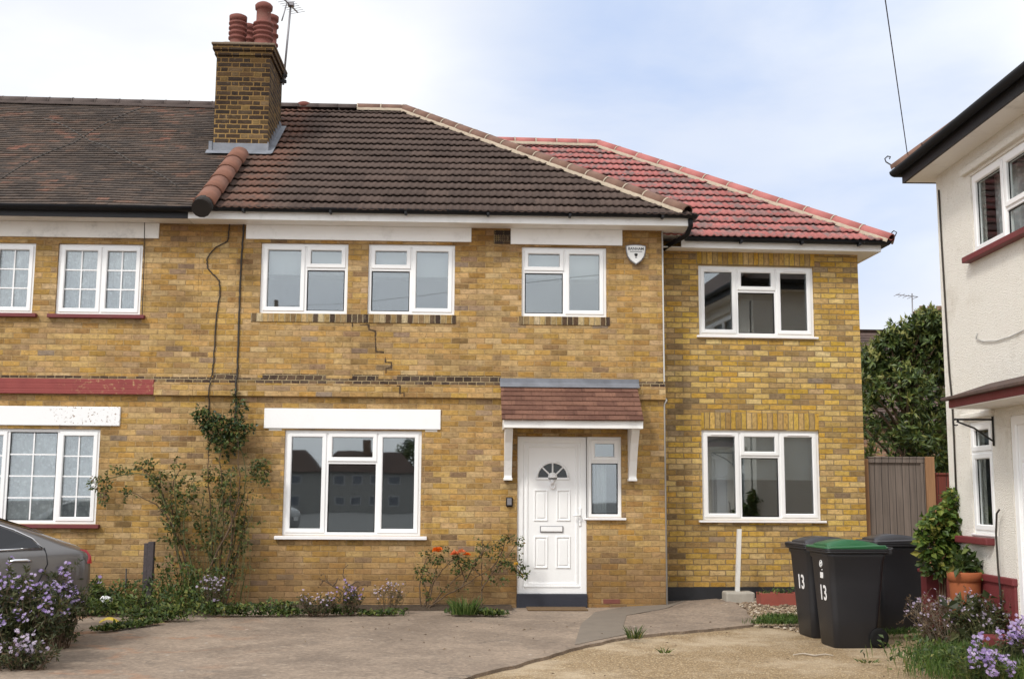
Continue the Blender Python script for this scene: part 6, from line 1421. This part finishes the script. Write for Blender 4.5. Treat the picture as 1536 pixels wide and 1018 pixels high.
bush('seedling_plant', 'broad-leaved green plant growing out of the terracotta pot', 'plant', (tp.x, -3.75, pg+ph_-.04), .16, .12, .22, 8, .11, .065, 'leaf_weed', 'stem_green', nl=3, twig=.10)
bush('broad_weed', 'tall broad-leaved weed in front of the terracotta pot', 'weed', (Q(1455, 925, -4.15).x, -4.15, gh(4.8, -4.15)), .20, .14, .58, 8, .14, .08, 'leaf_aster', 'stem_green', nl=3, twig=.12)
# vine on the corner
vt = thing('climbing_vine', 'lush green vine climbing the corner of the cream house', 'vine', (5.0, -3.0, .1)); st_, lv, ld = MB(), MB(), MB(); vy = -3.12
for px, py, rx, rz_, n in ((1432, 752, .10, .17, 190), (1428, 790, .12, .24, 230), (1402, 792, .19, .20, 280), (1395, 815, .14, .17, 150), (1420, 832, .15, .17, 170), (1436, 800, .07, .35, 160), (1410, 770, .10, .10, 90)): clump(lv, Q(px, py, vy), rx, .13, rz_, n, .085, .065)
for px, py, rx, rz_, n in ((1405, 850, .13, .13, 90), (1425, 852, .12, .12, 80), (1392, 838, .08, .12, 60)): clump(ld, Q(px, py, vy), rx, .11, rz_, n, .075, .055)
for c in ([(1412, 905), (1408, 860), (1400, 815), (1398, 790)], [(1415, 905), (1422, 850), (1430, 790), (1432, 745)], [(1410, 905), (1418, 840), (1415, 790)]): stem(st_, bend([Q(a, b, vy+.03) for a, b in c], 5, .012), .012, .004, 5)
st_.obj('stems', 'bark', vt); lv.obj('foliage', 'leaf_vine', vt); ld.obj('shaded_foliage', 'leaf_weed', vt)

# ------------------------------------------------------------------ street behind the viewpoint (seen only in the window glass)
def street_house(x, y, s_, label):
    z0 = gh(x, y); t = thing('street_house', label, 'house', (x, y, z0), 0, 'houses across the street mirrored in the windows')
    mb = MB(); mb.box(x-6.1, x+6.1, y-6, y, z0-.3, z0+5); mb.obj('wall', 'plaster', t)
    mb = MB(); h = z0+5; e = .4; mb.poly([(x-6.1, y+e, h), (x-4, y-3, h+2.7), (x+4, y-3, h+2.7), (x+6.1, y+e, h)]); mb.poly([(x-6.1, y+e, h), (x-6.1, y-6-e, h), (x-4, y-3, h+2.7)]); mb.poly([(x+6.1, y+e, h), (x+4, y-3, h+2.7), (x+6.1, y-6-e, h)]); mb.poly([(x-6.1, y-6-e, h), (x+6.1, y-6-e, h), (x+4, y-3, h+2.7), (x-4, y-3, h+2.7)]); mb.poly([(x-6.1, y+e, h-.02), (x+6.1, y+e, h-.02), (x+6.1, y-6-e, h-.02), (x-6.1, y-6-e, h-.02)]); rf = mb.obj('roof', 'tile_far', t)
    mb = MB(); mb.box(x-.5, x+.5, y-3.4, y-2.6, h+1.5, h+4.2); mb.obj('chimney', 'brick_far', rf)
    for wx in (-3.4, -1.2, 1.2, 3.4):
        for wz in (.9, 3.5):
            mb = MB(); mb.ring(x+wx-.66, x+wx+.66, z0+wz, z0+wz+1.1, .05, 0, .08); mb.v = [Vector((v.x, y+.06-v.y, v.z)) for v in mb.v]; fr_ = mb.obj('window', 'upvc', t); mb = MB(); mb.poly([(x+wx-.62, y+.02, z0+wz), (x+wx+.62, y+.02, z0+wz), (x+wx+.62, y+.02, z0+wz+1.1), (x+wx-.62, y+.02, z0+wz+1.1)]); mb.obj('pane', 'lead', fr_)
for i, x in enumerate((-37, -24.8, -12.6, -.4)): street_house(x, -130, 1, 'red-roofed house %s across the street, mirrored in the window glass' % ('far left', 'left of centre', 'right of centre', 'far right')[i])
tt = thing('street_tree', 'round dark tree across the street, mirrored in the wide window', 'tree', (-6.4, -138, gh(-6.4, -138))); lv = MB(); tk = MB(); tk.tube([(-6.4, -138, gh(-6.4, -138)-.1), (-6.4, -138, 5.2)], [.3, .2], 8)
for i in range(1500): d = rvec(); p = Vector((-6.4+d.x*3.4*rnd(.5, 1), -138+d.y*3, 6.6+d.z*2.8*rnd(.5, 1))); lv.leaf(p, rvec(), rvec(), .5, .3, R.random())
tk.obj('trunk', 'bark', tt); lv.obj('crown', 'leaf_tree', tt)
